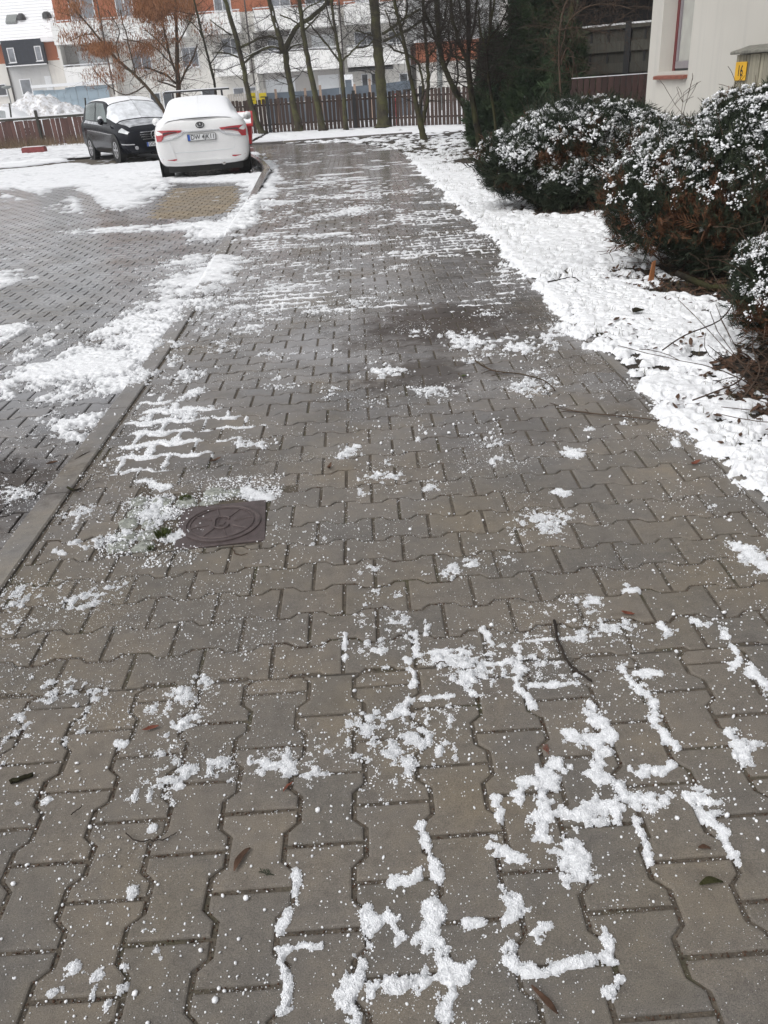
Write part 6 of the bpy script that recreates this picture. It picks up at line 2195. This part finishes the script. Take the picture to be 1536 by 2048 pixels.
# ---- black compact van, front three-quarter view (nose +y in its own frame)
ST2 = [[(0, -2.13, .35), (0, -2.13, .35), (0, -2.14, .45), (0, -2.15, .7), (0, -2.12, .95), (0, -2.08, 1.05), (0, -2.0, 1.25), (0, -1.85, 1.45), (0, -1.82, 1.5)],
       sec(-2.05, [(0, .28), (.62, .28), (.78, .40), (.82, .68), (.80, .95), (.74, 1.05), (.68, 1.25, .1), (.56, 1.45, .25), (0, 1.5, .28)]),
       sec(-1.7, [(0, .22), (.70, .22), (.86, .34), (.885, .66), (.865, .95), (.80, 1.04), (.73, 1.28), (.60, 1.50), (0, 1.56)]),
       sec(-1.0, [(0, .20), (.72, .20), (.87, .32), (.888, .64), (.875, .93), (.82, 1.01), (.74, 1.30), (.62, 1.54), (0, 1.60)]),
       sec(-.2, [(0, .20), (.72, .20), (.87, .32), (.888, .62), (.875, .90), (.82, .98), (.74, 1.29), (.62, 1.54), (0, 1.605)]),
       sec(.45, [(0, .20), (.72, .20), (.87, .32), (.888, .60), (.875, .87), (.82, .95), (.73, 1.25), (.61, 1.48), (0, 1.56)]),
       sec(.95, [(0, .20), (.72, .20), (.87, .32), (.885, .58), (.87, .84), (.80, .94), (.72, 1.12), (.60, 1.24), (0, 1.32)]),
       sec(1.35, [(0, .20), (.72, .20), (.87, .32), (.885, .58), (.86, .82), (.78, .92), (.68, .97), (.52, 1.02), (0, 1.05)]),
       sec(1.75, [(0, .20), (.68, .20), (.83, .32), (.855, .55), (.82, .76), (.72, .84), (.58, .90), (.42, .93), (0, .95)]),
       sec(2.05, [(0, .21), (.56, .21), (.70, .32), (.73, .52), (.70, .68), (.62, .75), (.48, .80), (.32, .82), (0, .83)]),
       sec(2.17, [(0, .24), (.30, .24), (.40, .33), (.42, .50), (.40, .62), (.36, .68), (.28, .72), (.18, .74), (0, .75)]),
       sec(2.19, [(0, .25), (0, .25), (0, .34), (0, .50), (0, .61), (0, .67), (0, .71), (0, .73), (0, .74)])]
bc = empty('compact_van', (0, 0, 0), label='black compact van with snowy windscreen parked nose out beside the white saloon', cat='car')
s2 = Shell(ST2)
s2.body('body', M_CARB, bc, 76, 44)
for s in (-1, 1):
    for y in (-1.32, 1.40):
        wheel(bc, s * .795, y, .318, .20, s, 6)
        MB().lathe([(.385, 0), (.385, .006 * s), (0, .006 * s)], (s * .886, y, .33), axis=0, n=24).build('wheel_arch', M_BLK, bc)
s2.patch('windscreen', 5.35, 6.95, 5.6, 8.0, M_FROST, bc, .012, 0, 14, 12)
s2.patch('snow_cover', 1.9, 5.3, 6.9, 8.0, M_SNOW2, bc, .016, 0, 20, 8)
s2.patch('bonnet_snow', 7.05, 8.5, 5.9, 8.0, simple("thin_snow_on_black", (0.34, 0.35, 0.37), .7, .55, 7), bc, .008, 0, 12, 10)
s2.patch('rear_side_glass', 2.1, 3.55, 5.2, 6.75, M_CARG, bc, .006, 0, 12, 8)
s2.patch('front_side_glass', 3.7, 5.15, 5.2, 6.7, M_CARG, bc, .006, 0, 12, 8, shape=lambda U, V: (3.7 + (1.75 - .75 * V) * U, 5.2 + 1.5 * V))
s2.patch('snow_dusting', 2.0, 4.7, 4.35, 5.1, simple("thin_snow_on_door", (0.36, 0.37, 0.39), .7, .6, 9), bc, .006, 0, 14, 5, sides=(1, -1))
s2.patch('side_moulding', 2.6, 7.2, 3.42, 3.5, M_CHR, bc, .008, 0, 26, 3)
s2.patch('headlamp', 8.05, 9.05, 3.9, 5.15, M_HEAD, bc, .012, 0, 10, 8, shape=lambda U, V: (8.0 + 1.05 * U, 3.95 + .25 * U + (1.1 - .35 * U) * V))
s2.patch('bumper_trim', 8.3, 9.6, 2.62, 2.72, M_CHR, bc, .012, 0, 12, 3)
def ynose(x, z):
    uu, vv = np.meshgrid(np.linspace(8, 11, 70), np.linspace(1, 8, 70), indexing='ij')
    Q = s2.pt(uu, vv).reshape(-1, 3)
    return float(Q[np.argmin((Q[:, 0] - abs(x)) ** 2 + (Q[:, 2] - z) ** 2), 1])
gr = MB()
yg = 2.165
for z_, w in ((.56, .34), (.615, .37), (.67, .39), (.725, .37)):
    pts = [(x, ynose(x, z_) + .02, z_) for x in np.linspace(-w, w, 9)]
    gr.tube(pts, .013, 5)
gr.build('grille', M_CHR, bc)
pts = [(.105 * math.cos(a), ynose(0, .645) + .045, .645 + .105 * math.sin(a)) for a in np.linspace(0, 2 * math.pi, 25)]
st = MB().tube(pts, .011, 6, cap=False)
for k in range(3):
    a = math.pi / 2 + 2 * math.pi * k / 3
    st.tube([(0, pts[0][1], .645), (.105 * math.cos(a), pts[0][1], .645 + .105 * math.sin(a))], [.014, .006], 5)
st.build('emblem', M_CHR, bc)
yn = ynose(0, .42) + .022
pl = MB().box(-.265, .265, yn - .05, yn + .008, .37, .485).build('number_plate', M_BLK, bc)
MB().box(-.256, .256, yn + .009, yn + .012, .376, .479).build('plate_face', M_PLATE, pl)
MB().box(.214, .256, yn + .0125, yn + .0145, .376, .479).build('plate_band', M_PLBLUE, pl)
text('plate_text', 'DOA', .112, M_BLK, pl, (.195, yn + .0145, .428), (math.radians(90), 0, math.radians(180)), .0008, align='LEFT', sx=.84, bold=.0012)
for s in (-1, 1):
    mm = MB().lathe([(0, -.07), (.06, -.06), (.09, 0), (.07, .07), (0, .10)], (s * 1.0, .82, 1.03), axis=1, n=12)
    mm.tube([(s * .84, .85, .98), (s * .98, .82, 1.0)], .025, 6)
    mo = mm.build('wing_mirror', M_CARB, bc, smooth=True)
    MB().lathe([(0, -.05), (.055, -.03), (.06, .03), (0, .06)], (s * 1.0, .82, 1.105), axis=1, n=10).build('snow_cap', M_SNOW2, mo, smooth=True)
    fl = MB().lathe([(0, .0), (.05, .0), (.045, .012), (0, .016)], (s * .52, ynose(.52, .36) - .002, .36), axis=1, n=12).build('fog_lamp', M_RIM, bc)
for x0, x1 in ((.1, .55), (-.45, .05)):
    MB().tube([(x0, 1.02, 1.14 if False else float(s2.pt(np.array([6.6]), np.array([7.7]))[0][2]) + .02), (x1, 1.1, float(s2.pt(np.array([6.9]), np.array([7.2]))[0][2]) + .03)], .012, 5).build('wiper', M_BLK, bc)
bc.location = (-6.52, 26.1, PARK_Z)
bc.rotation_euler = (0, 0, math.radians(180 + 30))

# ---- snowed-in car beyond the left fence
pc_ = empty('parked_car', (0, 0, 0), label='snow-covered pale car beyond the left board fence', cat='car')
s2.body('body', M_SNOW2, pc_, 40, 24)
s2.patch('side_glass', 2.1, 5.0, 5.3, 6.6, simple("frosted_glass", (0.30, 0.32, 0.33), .4, .2), pc_, .01, 0, 12, 6)
for s in (-1, 1):
    for y in (-1.32, 1.40):
        wheel(pc_, s * .795, y, .318, .20, s, 6)
q = at(20, 228, 46)
pc_.location = (float(q[0]) - .4, 46, 0)
pc_.rotation_euler = (0, 0, math.radians(-90))

# ---- red grit bin hidden mostly by the white car
q = g(497, 292)
gb = empty('grit_bin', (float(q[0]) - .32, 28.0, 0), math.radians(4), label='red plastic grit bin with snowy lid behind the white saloon', cat='grit bin')
MB().add([(-.42, -.33, .03), (.42, -.33, .03), (.42, .33, .03), (-.42, .33, .03), (-.50, -.42, .62), (.50, -.42, .62), (.50, .42, .72), (-.50, .42, .72)],
         [(0, 3, 2, 1), (4, 5, 6, 7), (0, 1, 5, 4), (1, 2, 6, 5), (2, 3, 7, 6), (3, 0, 4, 7)]).build('bin_body', M_RED, gb, bevel=.02)
MB().add([(-.55, -.48, .62), (.55, -.48, .62), (.55, -.48, .70), (-.55, -.48, .70), (-.55, .46, .80), (.55, .46, .80), (.55, .40, 1.12), (-.55, .40, 1.12)],
         [(0, 1, 2, 3), (3, 2, 6, 7), (7, 6, 5, 4), (4, 5, 1, 0), (1, 5, 6, 2), (0, 3, 7, 4)]).build('lid', M_RED, gb, bevel=.015)
MB().add([(-.5, -.42, .725), (.5, -.42, .725), (.48, .28, 1.05), (-.48, .28, 1.05), (-.5, -.40, .79), (.5, -.40, .79), (.48, .26, 1.10), (-.48, .26, 1.10)],
         [(0, 1, 5, 4), (4, 5, 6, 7), (1, 2, 6, 5), (2, 3, 7, 6), (3, 0, 4, 7)]).build('snow_cap', M_SNOW2, gb, bevel=.015)
for s in (-1, 1):
    MB().box(s * .3 - .05, s * .3 + .05, -.50, -.40, .42, .6).build('handle', M_RED, gb, bevel=.01)

gb.scale = (.86, .86, .84)

# ------------------------------------------------------------------ litter on the paving
def lying(name, label, cat, pts, r0, r1, mat, z=.006, n=6, jit=.004, seed=0, sub=None):
    rd = random.Random(seed)
    P_ = [Vector(g(x, y)) for x, y in pts]
    for p in P_: p.z = z + rd.uniform(0, .006)
    b0 = P_[0].copy(); b0.z = 0
    Q, S_ = smooth_path(P_, list(np.linspace(r0, r1, len(P_))), 4, jit * .4, rd)
    o = empty(name, b0, label=label, cat=cat)
    MB().tube([q - b0 for q in Q], S_, n).build('stem', mat, o, smooth=True)
    if sub:
        S = []
        for k in range(sub):
            q = rd.choice(Q)
            grow(S, q - b0, Vector((rd.gauss(0, 1), rd.gauss(0, 1), rd.uniform(0, .3))), rd.uniform(.04, .14), .002, 0, rd)
        V, F = twig_mesh(S)
        npmesh('side_twigs', V, F, mat, o)
    return o


lying('fallen_stick', 'long thin brown stick lying from the paving into the lawn snow', 'stick', [(1150, 825), (1190, 832), (1260, 838), (1330, 846), (1380, 855)], .0036, .0022, M_TWIGB, seed=1, sub=6)
lying('fallen_stick', 'crooked reddish branch lying across the dark soaked patch of paving', 'stick', [(950, 725), (985, 745), (1040, 750), (1085, 762), (1110, 785)], .0042, .0025, M_BARKR, seed=2, sub=9)
lying('fallen_stick', 'thin dark twig lying along a joint between the two paving patterns', 'stick', [(1108, 1245), (1118, 1290), (1135, 1330), (1165, 1355), (1182, 1368)], .0045, .003, M_TWIG, seed=3)
lying('fallen_stick', 'dead curved stalk with fine twigs on the lawn edge snow', 'stick', [(1095, 575), (1120, 570), (1145, 566), (1160, 575)], .006, .004, M_TWIG, z=.04, seed=4, sub=6)
lying('fallen_stick', 'short thick dark twig on the left paving by a snow clump', 'stick', [(20, 1570), (45, 1563), (68, 1556)], .006, .0055, M_BARKD, seed=5)
lying('fallen_stick', 'hair-thin curved twig lying on the lower left pavers', 'stick', [(255, 1672), (275, 1688), (310, 1686), (340, 1680), (354, 1668)], .0016, .001, M_TWIG, seed=6)
lying('fallen_stick', 'short snow-tipped twig on the gap beside the kerb', 'stick', [(135, 978), (150, 983), (163, 981)], .005, .004, M_BARKD, seed=7)
lying('fallen_stick', 'fine twig lying on the kerb beside the snowy joints', 'stick', [(150, 920), (170, 910), (188, 900)], .0025, .0015, M_TWIG, z=.0, seed=8)
lying('fallen_stick', 'small bent brown twig on the paver below the manhole cover', 'stick', [(466, 1096), (470, 1110), (485, 1113), (496, 1112)], .002, .0015, M_BARKR, seed=9)
lying('fallen_stick', 'tiny hooked twig on the paver below the double joint snow', 'stick', [(872, 1332), (885, 1328), (893, 1334)], .0016, .001, M_BARKR, seed=10)
lying('fallen_stick', 'thin straight needle twig on the left lower pavers', 'stick', [(145, 1635), (155, 1626), (165, 1618)], .0014, .001, M_TWIG, seed=11)


def leaf_thing(label, px, py, ln, wd, ang, curl, mat, seed, name='dead_leaf', cat='leaf'):
    """one curled leaf as a bent, cupped blade with thickness"""
    rd = random.Random(seed)
    c = g(px, py)
    n = 9
    vs = []
    for i in range(n):
        t = i / (n - 1)
        w = wd * math.sin(math.pi * min(max(t * .92 + .04, 0), 1)) ** .8 * (1 + rd.gauss(0, .08))
        x = (t - .5) * ln
        z = .004 + curl * (t - .5) ** 2 * 4 + rd.gauss(0, .0006)
        b_ = math.sin(t * 3) * wd * .5
        for s, h in ((-1, w * .35), (0, 0), (1, w * .35)):
            vs.append((x, b_ + s * w / 2, z + h))
    fs = []
    for i in range(n - 1):
        for k in range(2):
            fs.append((i * 3 + k, (i + 1) * 3 + k, (i + 1) * 3 + k + 1, i * 3 + k + 1))
    o = MB().add(vs, fs).build(name, mat, None, smooth=True, label=label, cat=cat)
    so = o.modifiers.new('thickness', 'SOLIDIFY'); so.thickness = .0008
    o.location = (c[0], c[1], 0.001)
    o.rotation_euler = (0, 0, ang)
    return o


leaf_thing('long dark curled leaf at the bottom edge of the paving', 1088, 2010, .062, .011, -1.0, .010, M_LEAF, 1)
leaf_thing('small reddish dry leaf on a paver right of the seam', 1255, 1233, .036, .014, -.5, .010, M_LEAFR, 2)
leaf_thing('dark red dry leaf beside the snow clumps on the left pavers', 303, 1463, .040, .012, .3, .008, M_LEAFR, 3)
leaf_thing('flat grey-brown willow leaf lying on the centre left pavers', 486, 1722, .062, .013, 1.1, .001, M_LEAF, 4)
leaf_thing('black shrivelled leaf on the lower right pavers', 1422, 1772, .046, .014, 0.0, .003, M_BARKD, 5)
leaf_thing('thin orange leaf sliver on the centre left pavers', 577, 1577, .034, .006, .9, .002, M_LEAFR, 6)
leaf_thing('small brown leaf on the snow of the right pavers', 1408, 1702, .024, .010, -.2, .004, M_LEAF, 7)
leaf_thing('brown leaf pair beside the manhole setts', 432, 925, .055, .018, .6, .012, M_LEAF, 8)
leaf_thing('curled dark leaf standing on the paver behind the manhole', 662, 938, .04, .016, 1.4, .018, M_LEAF, 9)
leaf_thing('yellow-green fleck of leaf beyond the soaked patch', 928, 755, .03, .016, .2, .004, M_MOSS, 10)
leaf_thing('dark leaf lying alone on the lawn snow', 1276, 640, .085, .06, .3, .012, M_BARKD, 11).location.z = .04
leaf_thing('rusty leaf at the corner of the lawn edging', 1392, 932, .05, .02, .5, .014, M_LEAFR, 12)
leaf_thing('brown leaf on the dark dirty paving left of the kerb', 100, 912, .05, .022, .4, .008, M_LEAF, 13).location.z = PARK_Z
# two scraps of conifer
def sprig(label, px, py, ln, mat, ang, seed):
    c = g(px, py)
    T, F = spray_tmpl(random.Random(seed), 11, .3)
    V = np.stack([T[:, 0], T[:, 2] - .5, np.abs(T[:, 1]) * .6 + .05], 1) * ln
    o = npmesh('conifer_sprig', V, F, mat, label=label, cat='sprig')
    o.location = (c[0], c[1], .002); o.rotation_euler = (0, 0, ang)
    so = o.modifiers.new('thickness', 'SOLIDIFY'); so.thickness = .001


sprig('small green conifer sprig on the centre left pavers', 533, 1748, .034, M_JUN, 1.2, 1)
sprig('rust-red conifer scrap above the largest snow clump', 1093, 1500, .034, M_LEAFR, .1, 2)

# ------------------------------------------------------------------ thin winter haze over the whole place
m = bpy.data.materials.new("winter_haze")
m.use_nodes = True
nt = m.node_tree
nt.nodes.clear()
out = nt.nodes.new("ShaderNodeOutputMaterial")
pv = nt.nodes.new("ShaderNodeVolumePrincipled")
pv.inputs['Color'].default_value = (0.97, 0.98, 1.0, 1)
pv.inputs['Density'].default_value = 0.0012
nt.links.new(pv.outputs[0], out.inputs['Volume'])
MB().box(-155, 155, -25, 185, -1.15, 22).build('haze', m, kind='stuff')
